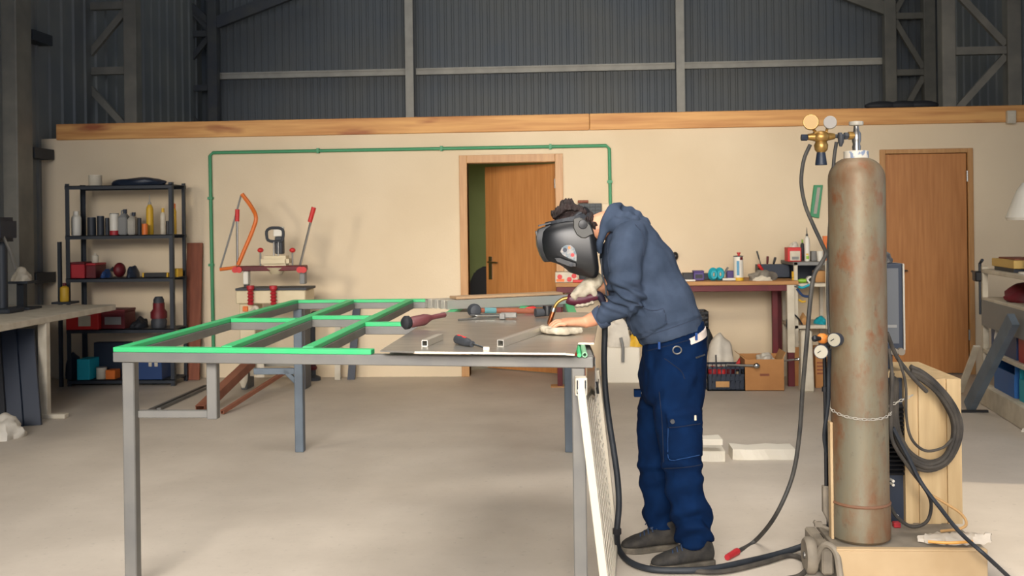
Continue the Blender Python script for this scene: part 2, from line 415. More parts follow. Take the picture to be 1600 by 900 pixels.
for (a, b), l in zip(((x0, x1-.06), (x1+.06, x2-.06), (x2+.06, x3)), labs):
    mb = MB().mm((a, EY-.09, zpur-.04), (b, EY-.02, zpur+.04))
    mb.mm((a, EY-.1, zpur-.045), (b, EY-.085, zpur-.025)).mm((a, EY-.1, zpur+.025), (b, EY-.085, zpur+.045))
    solo(mb, 'wall_rail', m_purlin, l, 'rail', 'rails across the end wall')
def lattice(pxi, pxo, Y, zs, m, lab, cw=.14, knee=None):
    xi, xo = xat(pxi, Y, 2.8), xat(pxo, Y, 2.8)
    t = thing('lattice_column', lab, 'column', ((xi+xo)/2, Y, 0), 'lattice columns of the hall')
    for x in (xi, xo): MB().mm((x-cw/2, Y-.07, 0), (x+cw/2, Y+.07, RZ)).build('chord', m, t, bevel=.006)
    s = 1 if xo > xi else -1; a, b = xi+s*cw/2, xo-s*cw/2
    for i, z in enumerate(zs):
        MB().bar((a, Y, z), (b, Y, z), .07, .08).build('strut', m, t)
        z2 = zs[i+1] if i+1 < len(zs) else RZ
        if i % 2: MB().bar((b, Y, z+.06), (a, Y, z2-.06), .05, .07).build('diagonal', m, t)
        else: MB().bar((a, Y, z+.06), (b, Y, z2-.06), .05, .07).build('diagonal', m, t)
    if knee:
        for (p, q, w) in knee: MB().bar(p, q, .08, w).build('knee_brace', m, t)
zA = [1.0, 1.75, 2.5, 3.19, 3.9, 4.6, 5.3]
lattice(208, 116, 10.9, zA, m_steel, 'dim lattice steel column above the beam, behind the shelving unit')
lattice(1480, 1582, 10.9, zA, m_steel, 'pale lattice steel column above the beam, behind the closed door')
zB = [1.1, 1.9, 2.65, 3.4, 4.15, 4.9, 5.6]
kb = lambda px, py, qx, qy: (atY(px, py, 13.9), atY(px, py, 13.9)+(atY(qx, qy, 13.9)-atY(px, py, 13.9))*1.6)
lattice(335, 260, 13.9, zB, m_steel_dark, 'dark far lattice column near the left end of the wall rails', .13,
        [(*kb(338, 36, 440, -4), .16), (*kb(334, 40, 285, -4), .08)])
lattice(1391, 1452, 13.9, zB, m_steel, 'far lattice column at the right end of the wall rails', .15, [(*kb(1388, 16, 1340, -2), .16)])
# left wall girts and a boxed upright
for z, yy in ((3.32, 9.9), (2.2, 9.9), (1.0, 9.9)):
    solo(MB().mm((WL+.002, 9.42, z-.05), (WL+.14, WY-.02, z+.05)), 'wall_girt', m_charcoal,
         {3.32: 'dark steel girt high on the side wall beside the lattice column', 2.2: 'dark steel girt on the side wall level with the timber beam', 1.0: 'dark steel girt low on the side wall behind the pale table'}[z], 'girt', 'girts on the side wall')
cx = xat(18, 9.25, 2)
solo(MB().mm((cx-.13, 9.12, 0), (cx+.13, 9.4, RZ)), 'box_column', m_steel, 'pale grey box column at the photo left edge', 'column', bevel=.01)
# things lying on the partition
b = atY(1580, 183, WY-.06)
solo(MB().mm((b.x-.04, WY-.08, b.z-.06), (b.x+.04, WY-.031, b.z+.06)), 'junction_box', m_offwhite, 'small pale junction box on the timber beam above the white lamp', 'junction box', bevel=.006)
bx = xat(1375, WY+.3, 2.55)
mb = MB(); [mb.ell((bx+dx_, WY+.08, 2.53), (.16, .05, .045)) for dx_ in (-.05, .15, .32)]
solo(mb, 'dark_bundle', m_blackrub, 'dark bundle lying on top of the timber beam near the far column', 'bundle', smooth=True)
# green conduit on the wall
y = WY-.022
pc = [atY(331, 600, y), atY(328.5, 500, y), atY(328, 239.5, y), atY(952, 226.5, y), atY(953, 470, y)]
pc[0] = V((pc[2].x+.01, y, .05)); pc[4] = V((pc[3].x+.01, y, .5)); pc[1] = V((pc[2].x+.005, y, 1))
t = thing('conduit_pipe', 'green conduit pipe running around the plaster wall above the door', 'pipe', (pc[2].x, WY, 0))
zt = (pc[2].z+pc[3].z)/2; pc[2].z = zt; pc[3].z = zt
MB().tube([pc[0], pc[1], pc[2]+V((0, 0, -.03)), pc[2]+V((.03, 0, 0)), pc[3]+V((-.03, 0, 0)), pc[3]+V((0, 0, -.03)), pc[4]], .0165, 10).build('pipe', m_greenpipe, t, smooth=True)
for px, py in ((497, 0), (690, 0), (860, 0)):
    x = xat(px, y, zt); MB().mm((x-.012, y-.022, zt-.024), (x+.012, WY, zt+.024)).build('clip', m_greenpipe, t)
for x, z in ((pc[3].x, 1.85), (pc[2].x, 1.75), (pc[2].x, 1.1)):
    MB().mm((x-.024, y-.022, z-.012), (x+.024, WY, z+.012)).build('clip', m_greenpipe, t)
# green bracket on wall
g = atY(1275, 314, WY-.02)
t = thing('level_tool', 'bright green tool hanging on the wall above the white shelf unit', 'tool', (g.x, WY-.03, g.z-.16))
def q(px, py): return atY(px, py, WY-.03)
MB().prism([q(1272, 289), q(1286, 289), q(1280, 341), q(1266, 338)], (0, .028, 0)).build('body', m_greenpipe, t, bevel=.004)
MB().prism([q(1277, 293)+V((0,-.004,0)), q(1282, 293)+V((0,-.004,0)), q(1276, 334)+V((0,-.004,0)), q(1271, 334)+V((0,-.004,0))], (0, .004, 0)).build('slot', m_galv, t)

# office chair seen through the door
cx = xat(752, 10.9, .9); cy = 10.9
t = thing('office_chair', 'black office chair with rounded back inside the half open door', 'chair', (cx, cy, 0))
mb = MB()
pr = [(-.2, .5), (-.215, .7), (-.2, .85), (-.15, .96), (-.06, 1.01), (.06, 1.01), (.15, .96), (.2, .85), (.215, .7), (.2, .5)]
mb.prism([(cx+a+.08, cy-.03, c) for a, c in pr], (0, .06, 0)).build('backrest', m_blackrub, t, bevel=.02, seg=2)
MB().box((cx+.08, cy+.28, .46), (.46, .46, .08)).build('seat', m_blackrub, t, bevel=.03, seg=2)
MB().cyl((cx+.08, cy+.28, .1), (cx+.08, cy+.28, .44), .03).build('column', m_black, t, smooth=True)
for k in range(5):
    a = 2*PI*k/5; e = V((cx+.08+.28*math.cos(a), cy+.28+.28*math.sin(a), .07))
    MB().bar((cx+.08, cy+.28, .1), e, .04, .03).ell(e-V((0, 0, .035)), .035).build('foot', m_black, t)
# ================================================================== SMALL-ITEM BUILDERS (origin at base centre)
def bottle(name, x, y, z, r, h, m, cm, lab, cat, group=None, neck=.35, nozzle=0, rot=None):
    t = thing(name, lab, cat, (x, y, z), group)
    hb = h*(.72 if not nozzle else .62)
    MB().lathe([(r*.92, 0), (r, .01), (r, hb), (r*.85, hb+h*.06), (r*neck, hb+h*.13)], (x, y, z), n=18).build('body', m, t, smooth=True)
    if nozzle: MB().lathe([(r*neck*1.2, hb+h*.12), (r*neck*1.2, hb+h*.17), (r*.2, hb+h*.2), (r*.07, h)], (x, y, z), n=12).build('nozzle', cm, t, smooth=True)
    else: MB().lathe([(r*neck*1.1, hb+h*.12), (r*neck*1.15, h)], (x, y, z), n=14).build('cap', cm, t, smooth=True)
    return t
def can(name, x, y, z, r, h, m, lm, lab, cat, group=None, handle=False):
    t = thing(name, lab, cat, (x, y, z), group)
    MB().lathe([(r, 0), (r, h*.93), (r*1.03, h*.93), (r*1.03, h*.96)], (x, y, z), n=20).build('body', m, t, smooth=True)
    MB().lathe([(r*.96, h*.955), (r*.96, h)], (x, y, z), n=20).build('lid', lm, t, smooth=True)
    if handle: MB().tube([(x-r, y, z+h*.9), (x-r*.8, y, z+h*1.15), (x, y, z+h*1.27), (x+r*.8, y, z+h*1.15), (x+r, y, z+h*.9)], .004, 6, 4).build('handle', m_black, t, smooth=True)
    return t
def jug(name, x, y, z, w, d, h, m, cm, lab, cat, group=None):
    t = thing(name, lab, cat, (x, y, z), group)
    mb = MB().loft([[V((x+w/2*sx*a, y+d/2*sy*a, z+hh)) for sx, sy in ((-1,-1),(1,-1),(1,1),(-1,1))] for hh, a in ((0, .95), (.01, 1), (h*.68, 1), (h*.84, .5))])
    mb.build('body', m, t, bevel=.008, seg=2)
    MB().tube([(x-w*.3, y, z+h*.72), (x-w*.3, y, z+h*.93), (x, y, z+h*.93), (x+w*.06, y, z+h*.84)], .008, 8, 3).build('handle', m, t, smooth=True)
    MB().lathe([(.018, h*.83), (.018, h)], (x+w*.12, y, z), n=12).build('cap', cm, t, smooth=True)
    return t
def carton(name, x, y, z, w, d, h, m, lab, cat, group=None, rz=0, lid=None, strip=None):
    t = thing(name, lab, cat, (x, y, z), group); R = Matrix.Rotation(rz, 3, 'Z')
    MB().box(V((x, y, z+h*.5*(.86 if lid else 1))), (w, d, h*(.86 if lid else 1)), R).build('body', m, t, bevel=.004)
    if lid: MB().box(V((x, y, z+h*.93)), (w*1.03, d*1.03, h*.14), R).build('lid', lid, t, bevel=.004)
    if strip: MB().box(V((x, y, z+h*.42))+R @ V((0, -d/2-.001, 0)), (w*.7, .002, h*.4), R).build('label_panel', strip, t)
    return t
def heap(name, x, y, z, w, d, h, m, lab, cat, seed=0, group=None, amp=.5):
    mb = MB(); u, vv = 28, 12; rings = []
    for j in range(vv):
        tt = (PI/2)*j/(vv-1)*.97; r = []
        for i in range(u):
            a = 2*PI*i/u; p = V((math.cos(a)*math.cos(tt), math.sin(a)*math.cos(tt), math.sin(tt)))
            k = 1+amp*(noise.noise(p*1.7+V((seed*7.3, 0, 0)))*.8+noise.noise(p*4+V((0, seed*3.1, 0)))*.3*math.cos(tt))
            r.append(V((x+p.x*w/2*k, y+p.y*d/2*min(k, 1.1), z+p.z*h*max(.3, k))))
        rings.append(r)
    mb.loft(rings)
    return solo(mb, name, m, lab, cat, group, smooth=True)

# ================================================================== SHELVING UNIT (by the left end of the partition)
SY0, SY1 = 9.28, 9.6
sx0, sx1 = xat(106, SY0, 1.4), xat(267, SY0, 1.4)
SZ = [.06, .53, 1.005, 1.405, 1.87]
t = thing('shelving_unit', 'dark metal five tier shelving unit against the plaster wall', 'shelf', ((sx0+sx1)/2, (SY0+SY1)/2, 0))
for x in (sx0, sx1):
    for yy in (SY0, SY1):
        mb = MB().mm((x-.018, yy-.003, 0), (x+.018, yy+.003, SZ[-1]+.02)); s = 1 if x == sx0 else -1
        mb.mm((x-s*.018-.003, yy-.003, 0), (x-s*.018+.003, yy+(.03 if yy == SY0 else -.03), SZ[-1]+.02)); mb.build('upright', m_charcoal, t)
for z in SZ:
    mb = MB().mm((sx0-.02, SY0-.012, z-.035), (sx1+.02, SY0-.004, z)).mm((sx0-.02, SY1+.004, z-.035), (sx1+.02, SY1+.012, z))
    mb.mm((sx0-.02, SY0-.012, z-.006), (sx1+.02, SY1+.012, z)); mb.build('shelf', m_charcoal, t)
def SH(i, a, b, top, base, y=None, extra=0):
    """pixel extents on shelf i -> x, y, z, width, height"""
    y = y or 9.42; z = SZ[i]+.001; k = scl((a+b)/2, y, z)
    return xat((a+b)/2, y, z), y, z, (b-a)*k, (base-top)*k
G = 'goods on the shelving unit'
x, y, z, w, h = SH(4, 139, 159, 270, 287); can('plastic_tub', x, y, z, w/2, h, m_offwhite, m_white, 'pale round tub on the top shelf of the dark shelving unit', 'tub', G)
x, y, z, w, h = SH(4, 168, 268, 274, 287); heap('folded_tarp', x, y, z, w*.85, .24, h*.9, m_bluedark, 'dark folded tarpaulin on the top shelf of the shelving unit', 'tarpaulin', 3, G, .3)
x, y, z, w, h = SH(3, 112, 127, 328, 366); bottle('plastic_bottle', x, y, z, w/2, h, m_white, m_white, 'tall white bottle at the end of the can shelf, beside the first upright', 'bottle', G, .5)
for a, b, tp, l in ((137, 150, 338, 'first dark tin from the upright on the can shelf, beside the white bottle'), (152, 163, 336, 'second dark tin on the can shelf, in the middle of three'), (164.5, 171, 339, 'slim dark tin on the can shelf, next to the white and red can')):
    x, y, z, w, h = SH(3, a, b, tp, 366); can('paint_tin', x, y, z, w/2, h, m_charcoal, m_bluedark, l, 'tin', G)
x, y, z, w, h = SH(3, 172, 186, 332, 366); t = can('paint_can', x, y, z, w/2, h, m_white, m_grey, 'white can with a red foot on the shelving unit', 'can', G)
MB().lathe([(w/2+.001, .0), (w/2+.001, h*.2)], (x, y, z), n=20).build('red_band', m_red, t, smooth=True)
x, y, z, w, h = SH(3, 188, 201, 326, 366); jug('oil_jug', x, y, z, w, .1, h, m_grey, m_bluedark, 'tall grey oil jug with dark cap beside the white and red can', 'jug', G)
x, y, z, w, h = SH(3, 202, 214, 331, 366, 9.44); jug('oil_jug', x, y, z, w, .1, h, m_galv, m_bluedark, 'shorter grey jug next to the tall oil jug on the shelf', 'jug', G)
x, y, z, w, h = SH(3, 215, 221, 340, 366); can('spray_can', x, y, z, w/2, h, m_charcoal, m_black, 'thin black spray can between grey jug and orange tin', 'spray can', G)
x, y, z, w, h = SH(3, 222, 231, 349, 366, 9.36); can('orange_tin', x, y, z, w/2, h, m_orange, m_orange, 'low orange tin in front of the yellow nozzle bottle', 'tin', G)
x, y, z, w, h = SH(3, 229, 240, 303, 366, 9.5); bottle('glue_bottle', x, y, z, w/2, h, m_yellow, m_galv, 'yellow bottle with a long grey nozzle on the can shelf', 'bottle', G, .4, nozzle=1)
x, y, z, w, h = SH(3, 251, 259, 325, 366); bottle('pale_bottle', x, y, z, w/2, h, m_offwhite, m_yellow, 'pale bottle with yellow cap near the far upright', 'bottle', G, .5)
x, y, z, w, h = SH(3, 259.5, 265.5, 345, 366, 9.36); can('black_jar', x, y, z, w/2, h, m_black, m_black, 'small black jar beside the pale bottle with yellow cap', 'jar', G)
x, y, z, w, h = SH(3, 268.5, 276, 318, 366, 9.5); bottle('foam_can', x, y, z, w/2, h, m_yellow, m_orange, 'yellow can with orange cap at the far end of the can shelf', 'can', G, .6)
x, y, z, w, h = SH(2, 118, 141, 411, 436); carton('tool_case', x, y, z, w, .22, h, m_red, 'dark red tool case, first on the shelf below the cans', 'case', G, lid=m_maroon)
x, y, z, w, h = SH(2, 143, 158, 413, 436); carton('tool_case', x, y, z, w, .22, h, m_maroon, 'maroon case second from the end, below the cans', 'case', G, lid=m_red)
zz = z+h+.001; k = scl(148, 9.42, zz); bottle('clear_bottle', xat(149, 9.42, zz), 9.42, zz, 5*k, 15*k, m_offwhite, m_offwhite, 'small pale bottle standing on the maroon case', 'bottle', G)
x, y, z, w, h = SH(2, 160, 174, 424, 436); heap('blue_rag', x, y, z, w*.85, .18, h, m_navyblue, 'blue rag between the maroon case and the dark red power tool', 'rag', 5, G)
x, y, z, w, h = SH(2, 177, 197, 413, 436); t = thing('power_drill', 'dark red power tool on the shelf below the cans', 'power tool', (x, y, z), G)
MB().ell((x, y, z+h*.5), (w*.45, .07, h*.5)).build('housing', m_maroon, t, smooth=True); MB().cyl((x-w*.5, y, z+h*.55), (x-w*.7, y, z+h*.5), .025, .012).build('chuck', m_darkgrey, t, smooth=True)
x, y, z, w, h = SH(2, 199, 216, 418, 436); heap('dark_tool_bag', x, y, z, w*.9, .2, h, m_bluedark, 'dark tool bag beside the dark red power tool', 'bag', 2, G, .25)
x, y, z, w, h = SH(2, 226, 262, 426, 436); t = thing('spirit_level', 'black flat bar with yellow end caps on the shelf below the cans', 'level', (x, y, z), G)
MB().box((x, y, z+.02), (w, .05, .04)).build('body', m_black, t, bevel=.003)
for s in (-1, 1): MB().box((x+s*(w/2+.008), y, z+.02), (.016, .052, .042)).build('end_cap', m_yellow, t, bevel=.003)
x, y, z, w, h = SH(2, 268, 282, 420, 436); carton('yellow_box', x, y, z, w, .12, h*.8, m_yellow, 'small yellow box by the far upright below the cans', 'box', G)
x, y, z, w, h = SH(1, 113, 164, 489, 519, 9.38); t = carton('tool_box', x, y, z, w, .26, h, m_brightred, 'bright red tool box with white patch, low on the shelving unit', 'tool box', G, lid=m_red)
MB().box((x+w*.08, y-.132, z+h*.45), (w*.38, .003, h*.55)).build('white_patch', m_offwhite, t)
x, y, z, w, h = SH(1, 167, 204, 489, 519); carton('machine_case', x, y, z, w, .24, h, m_maroon, 'dark maroon case beside the bright red tool box', 'case', G, lid=m_maroon, strip=m_grey)
x, y, z, w, h = SH(1, 206, 232, 504, 519); heap('black_hose_coil', x, y, z, w*.85, .22, h, m_blackrub, 'black lump of hose beside the maroon case', 'hose', 6, G)
x, y, z, w, h = SH(1, 235, 262, 471, 519); t = thing('angle_grinder', 'dark red grinder standing upright on the low shelf', 'grinder', (x, y, z), G)
MB().lathe([(w*.42, 0), (w*.45, h*.2), (w*.3, h*.45), (w*.3, h*.9), (w*.2, h)], (x, y, z), n=16).build('motor_body', m_darkgrey, t, smooth=True)
MB().lathe([(w*.46, h*.3), (w*.46, h*.5), (w*.33, h*.6), (w*.33, h*.8)], (x, y, z), n=16).build('housing', m_maroon, t, smooth=True)
x, y, z, w, h = SH(0, 105, 127, 560, 604); heap('dark_sack', x, y, z, w*.85, .25, h*.85, m_bluedark, 'dark sack at the bottom of the shelving unit', 'sack', 1, G, .25)
x, y, z, w, h = SH(0, 128, 148, 572, 604, 9.36); carton('teal_box', x, y, z, w, .2, h, m_teal, 'teal box at the bottom of the shelving unit', 'box', G)
x, y, z, w, h = SH(0, 151, 167, 586, 604, 9.36); can('white_pot', x, y, z, w/2, h, m_offwhite, m_grey, 'pale pot beside the teal box on the bottom shelf', 'pot', G)
x, y, z, w, h = SH(0, 169, 184, 590, 604, 9.36); carton('orange_case', x, y, z, w, .12, h, m_orange, 'low orange case beside the pale pot', 'case', G)
x, y, z, w, h = SH(0, 150, 206, 545, 604, 9.52); carton('black_crate', x, y, z, w, .1, h*.9, m_bluedark, 'dark crate behind the pale pot on the bottom shelf', 'crate', G)
x, y, z, w, h = SH(0, 216, 262, 566, 604, 9.4); t = carton('blue_tool_box', x, y, z, w, .26, h, m_navyblue, 'blue tool box with two pale catches on the bottom shelf', 'tool box', G, lid=m_blue)
for s in (.12, .32): MB().box((x+w*s, y-.135, z+h*.62), (.03, .012, .04)).build('catch', m_offwhite, t, bevel=.003)
# yellow jug against the side wall
x = xat(99, 9.15, .9)
t = thing('wall_bracket_shelf', 'small dark bracket shelf on the dark post beside the shelving unit', 'bracket', (x, 9.2, .78))
MB().mm((x-.09, 9.1, .78), (x+.09, 9.27, .8)).build('plate', m_charcoal, t)
MB().mm((x-.1, 9.24, 0), (x-.07, 9.27, 1.35)).build('post', m_charcoal, t)
bottle('oil_bottle', x, 9.17, .801, .04, .17, m_yellow, m_maroon, 'yellow bottle with dark red cap on the bracket shelf beside the shelving unit', 'bottle')
# brown board leaning on the wall
bb0, bb1 = xat(290.5, 9.7, .6), xat(314.5, 9.7, .6); zt = atY(303, 380, 9.76).z
solo(MB().prism([(bb0, 9.62, 0.004), (bb1, 9.62, 0.004), (bb1, 9.645, 0.0), (bb0, 9.645, 0.0)], (0, .13, zt)), 'brown_board', m_brownboard, 'tall reddish brown board leaning on the wall beside the shelving unit', 'board', bevel=.002)

# ================================================================== COPY-ROUTER MACHINE ON ITS STAND
MY = 9.15
def mp(px, py, dy=0): return atY(px, py, MY+dy)
t = thing('routing_machine', 'red and cream lever operated cutting machine on a stand before the wall', 'machine', (mp(425, 480).x, MY, 0))
a, b = mp(372, 420), mp(478, 420)
MB().mm((a.x, MY-.07, a.z-.02), (b.x, MY+.07, a.z+.025)).build('crossbeam', m_maroon, t, bevel=.006)
for px in (372, 378, 472, 478):
    p = mp(px, 421); MB().cyl(p+V((0, -.09, 0)), p+V((0, -.065, 0)), .028).build('clamp_knob', m_brightred, t, smooth=True)
p = mp(432, 408)
MB().box(p, (.26, .16, .1)).build('spindle_housing', m_cream, t, bevel=.03, seg=2)
p = mp(432, 423); MB().lathe([(.05, 0), (.1, .06)], p+V((0, 0, -.03)), n=18).build('spindle_nose', m_cream, t, smooth=True)
MB().mm((mp(425.5, 0).x, MY-.03, mp(0, 402).z), (mp(437.5, 0).x, MY+.05, mp(0, 375).z)).build('neck', m_darkgrey, t, bevel=.008)
for px in (428, 435): MB().cyl(mp(px, 402, -.04), mp(px, 378, -.04), .007).build('guide_rod', m_metal, t, smooth=True)
q = [mp(*c) for c in ((419, 374), (418, 362), (423, 357), (432, 356), (440, 357), (444, 362), (443, 374), (438, 377), (425, 377))]
q = [p_+V((0, -.03, 0)) for p_ in q]
MB().tube(q+[q[0]], .014, 8, 3).build('loop_handle', m_darkgrey, t, smooth=True)
MB().mm((mp(423, 0).x, MY-.02, mp(0, 375).z), (mp(439, 0).x, MY+.02, mp(0, 360).z)).build('loop_plate', m_white, t, bevel=.006)
for px in (407, 457):
    MB().tube([mp(px, 418), mp(px, 395)], .008, 8).build('clamp_rod', m_metal, t, smooth=True); MB().ell(mp(px, 391), (.028, .028, .022)).build('clamp_knob', m_brightred, t, smooth=True)
MB().tube([mp(468, 418), mp(486, 345)], .011, 8).build('lever', m_metal, t, smooth=True)
MB().tube([mp(484, 347), mp(490.5, 324)], [.02, .022], 10).build('lever_grip', m_brightred, t, smooth=True)
MB().tube([mp(371, 418), mp(370.5, 344)], .011, 8).build('stylus_lever', m_metal, t, smooth=True)
MB().tube([mp(370.5, 346), mp(371, 327)], .02, 10).build('lever_grip', m_brightred, t, smooth=True)
MB().tube([mp(344, 420, .1), mp(362, 360, .1), mp(377, 304, .1)], .009, 8).build('hose_mast', m_grey, t, smooth=True)
MB().tube([mp(344, 421), mp(360, 419), mp(373, 417)], .016, 8).build('mast_arm', m_orange, t, smooth=True)
MB().tube([mp(378, 303, .05), mp(392, 322, .05), mp(400, 340), mp(394, 362), mp(383, 388), mp(372, 414)], .019, 8, 6).build('air_hose', m_orange, t, smooth=True)
for px0, px1, m in ((376, 384, m_white), (464, 472, m_grey)):
    MB().mm((mp(px0, 0).x, MY-.04, mp(0, 448).z), (mp(px1, 0).x, MY+.04, mp(0, 424).z)).build('column', m, t, bevel=.005)
MB().mm((mp(376, 0).x, MY-.02, mp(0, 455).z), (mp(383, 0).x, MY+.02, mp(0, 440).z)).build('post', m_black, t)
MB().mm((mp(371, 0).x, MY-.16, mp(0, 476).z), (mp(478, 0).x, MY+.16, mp(0, 456).z)).build('machine_bed', m_cream, t, bevel=.008)
MB().mm((mp(371, 0).x, MY-.165, mp(0, 456).z), (mp(480, 0).x, MY+.165, mp(0, 452.5).z)).build('bed_plate', m_darkgrey, t)
for px in (402, 437):
    p = mp(px, 474); c = V((p.x, MY-.19, p.z)); tp = mp(px-1, 446).z
    mb = MB(); [mb.lathe([(.02, 0), (.03, .014), (.02, .028)], (c.x, c.y, c.z+i*.03), n=14) for i in range(int((tp-c.z)/.03))]
    mb.lathe([(.034, 0), (.034, .03)], (c.x, c.y, tp-.02), n=14).build('red_clamp', m_red, t, smooth=True)
MB().mm((mp(374, 0).x, MY-.12, .45), (mp(398, 0).x, MY+.12, mp(0, 474).z)).build('cabinet', m_cream, t, bevel=.008)
MB().mm((mp(380, 0).x, MY-.135, mp(0, 488).z), (mp(388, 0).x, MY-.119, mp(0, 480).z)).build('switch', m_orange, t, bevel=.003)
MB().tube([mp(392, 486, -.16), mp(400, 480, -.2), mp(404, 490, -.2)], .018, 8, 4).build('bent_pipe', m_offwhite, t, smooth=True)
for px0, px1 in ((374, 384), (457, 474)):
    MB().mm((mp(px0, 0).x, MY-.1, 0), (mp(px1, 0).x, MY+.1, mp(0, 474).z)).build('pedestal', m_steel_dark, t, bevel=.005)
MB().mm((mp(384, 0).x, MY-.04, .2), (mp(458, 0).x, MY+.04, .27)).build('stand_rail', m_steel, t)
# rags hanging from the stand rail
for px, z0, l in ((391, .0, 'pale rag hanging from the machine stand, the longest of three'), (405, .13, 'narrow pale rag hanging in the middle on the machine stand'), (416, .09, 'pale rag hanging from the machine stand next to the table leg')):
    x = mp(px, 590).x; w = .085 if px != 405 else .05; yy = MY-.2
    mb = MB(); rr = []
    for zz, k in ((.36, .5), (.3, .6), (.2, .9), (.1+z0*.3, .75), (.035+z0, .28)):
        rr.append([V((x+w/2*k*c*(1+.3*math.sin(j*2.3+px)), yy+.02*s*k, zz)) for j, (c, s) in enumerate([(math.cos(2*PI*i/12), math.sin(2*PI*i/12)) for i in range(12)])])
    mb.loft(rr); solo(mb, 'hanging_rag', m_ragwhite, l, 'rag', 'rags on the machine stand', smooth=True)
xr = mp(405, 0).x
solo(MB().tube([(mp(380, 0).x, MY-.2, .36), (mp(425, 0).x, MY-.2, .36)], .01, 8), 'rag_rail', m_metal, 'thin steel rod carrying the pale rags on the machine stand', 'rod', smooth=True)
# odd things standing along the wall between machine and door
def wall_post(name, pxb, pyb, pxt, pyt, w, m, lab, cat, Y=9.68):
    a = atZ(pxb, pyb, .0); b_ = xat(pxb, Y-.04, 0); bt = atY(pxt, pyt, WY-.03)
    return solo(MB().prism([(b_-w/2, Y-.06, 0), (b_+w/2, Y-.06, 0), (b_+w/2, Y-.03, 0), (b_-w/2, Y-.03, 0)], bt-V((b_, Y-.03, 0))), name, m, lab, cat)
wall_post('white_batten', 528, 592, 529, 500, .055, m_offwhite, 'white batten leaning on the wall below the green frame', 'batten')
wall_post('black_angle_bar', 549, 592, 558, 478, .07, m_bluedark, 'black angle bar leaning on the wall beside the white batten', 'bar')
x = xat(489, 9.6, .3)
t = thing('floor_jack', 'dark stand with red spring beside the machine pedestal', 'stand', (x, 9.6, 0))
MB().lathe([(.07, 0), (.07, .03), (.025, .05), (.025, .55)], (x, 9.6, 0)).build('stand', m_darkgrey, t, smooth=True)
mb = MB(); [mb.lathe([(.03, 0), (.04, .018), (.03, .036)], (x, 9.6, .1+i*.045)) for i in range(6)]; mb.build('spring', m_maroon, t, smooth=True)
MB().ell((x+.02, 9.6, .6), (.05, .05, .06)).build('knob', m_black, t, smooth=True)

# primer-coated tubes and grey bars under the frame
def hollow(p, q, w, t_=.004, up=(0, 0, 1)):
    p, q = V(p), V(q); d = (q-p).normalized(); x = d.cross(V(up)).normalized(); z = x.cross(d).normalized(); mb = MB()
    h = w/2
    def ring(c, k): return [c+x*k*a+z*k*b for a, b in ((-1, -1), (1, -1), (1, 1), (-1, 1))]
    o0, o1, i0, i1 = [[mb.v(v_) for v_ in ring(c, k)] for c, k in ((p, h), (q, h), (p, h-t_), (q, h-t_))]
    for i in range(4):
        j = (i+1) % 4
        mb.f((o0[i], o0[j], o1[j], o1[i])); mb.f((i0[j], i0[i], i1[i], i1[j])); mb.f((o0[j], o0[i], i0[i], i0[j])); mb.f((o1[i], o1[j], i1[j], i1[i]))
    return mb
def lean(px0, py0, px1, py1, Y1, z0, z1=None):
    a = atZ(px0, py0, z0); b = atY(px1, py1, Y1); return a, b
a = atZ(313, 641, .04); b = atY(392, 566, 8.85)
solo(hollow(a, b, .075), 'square_tube', m_copperpaint, 'thick reddish brown square tube with open end, slanting under the green frame', 'tube', 'reddish steel tubes under the frame')
a = atZ(347, 644, .02); b = atY(452, 577, 8.85)
solo(hollow(a, b, .03), 'square_tube', m_copperpaint, 'thin reddish brown tube slanting beside the thicker one', 'tube', 'reddish steel tubes under the frame')
for dx_, l in ((0, 'grey flat bar on the floor behind the table leg, nearer one'), (9, 'grey flat bar on the floor behind the table leg, farther one')):
    a = atZ(232+dx_*1.6, 643-dx_*.4, .012); b = atZ(322+dx_*1.4, 603-dx_*.4, .012)
    solo(MB().bar(a, b, .05, .02), 'flat_bar', m_greyframe, l, 'bar', 'grey bars on the floor')

# ================================================================== PALE TABLE AT THE SIDE WALL
TX1 = -4.1; TZ = .79
t = thing('work_table', 'pale steel work table along the side wall with T shaped foot', 'table', (TX1-.55, 7.2, 0))
MB().mm((WL+.03, 5.4, TZ-.05), (TX1, 8.9, TZ)).build('table_top', m_offwhite, t, bevel=.004)
for yy in (7.75, 5.6):
    MB().mm((TX1-.07, yy-.06, .03), (TX1-.0, yy+.0, TZ-.05)).build('leg', m_offwhite, t, bevel=.004)
    MB().mm((TX1-.22, yy-.065, 0), (TX1+.14, yy+.005, .035)).build('foot', m_offwhite, t, bevel=.004)
MB().mm((WL+.05, 8.3, 0), (WL+.11, 8.36, TZ-.05)).build('leg', m_offwhite, t)
MB().mm((WL+.05, 5.6, 0), (WL+.11, 5.66, TZ-.05)).build('leg', m_offwhite, t)
cols = ['nearest black sheet leaning beneath the pale table', 'second black sheet leaning beneath the pale table', 'black sheet leaning closest to the pale table leg']
for i, px in enumerate((12, 32, 54)):
    x = xat(px, 7.6, .1); d_ = .05*i
    solo(MB().prism([(x, 7.3+d_, .002), (x+.14, 7.33+d_, .002), (x+.14, 7.35+d_, .002), (x, 7.32+d_, .002)], (-.17, .22, .7)), 'black_sheet', m_bluedark if i else m_blackrub, cols[i], 'sheet', 'black sheets under the pale table')
x = xat(2, 7.0, .1); heap('white_sack', x, 7.0, 0, .3, .3, .15, m_bag, 'white sack on the floor under the pale table at the frame edge', 'sack', 9)
x = xat(8, 8.1, .9)
t = thing('bench_drill', 'dark bench drill standing on the pale table at the photo edge', 'drill', (x, 8.1, TZ))
MB().mm((x-.12, 7.98, TZ), (x+.1, 8.22, TZ+.04)).build('base', m_charcoal, t, bevel=.01)
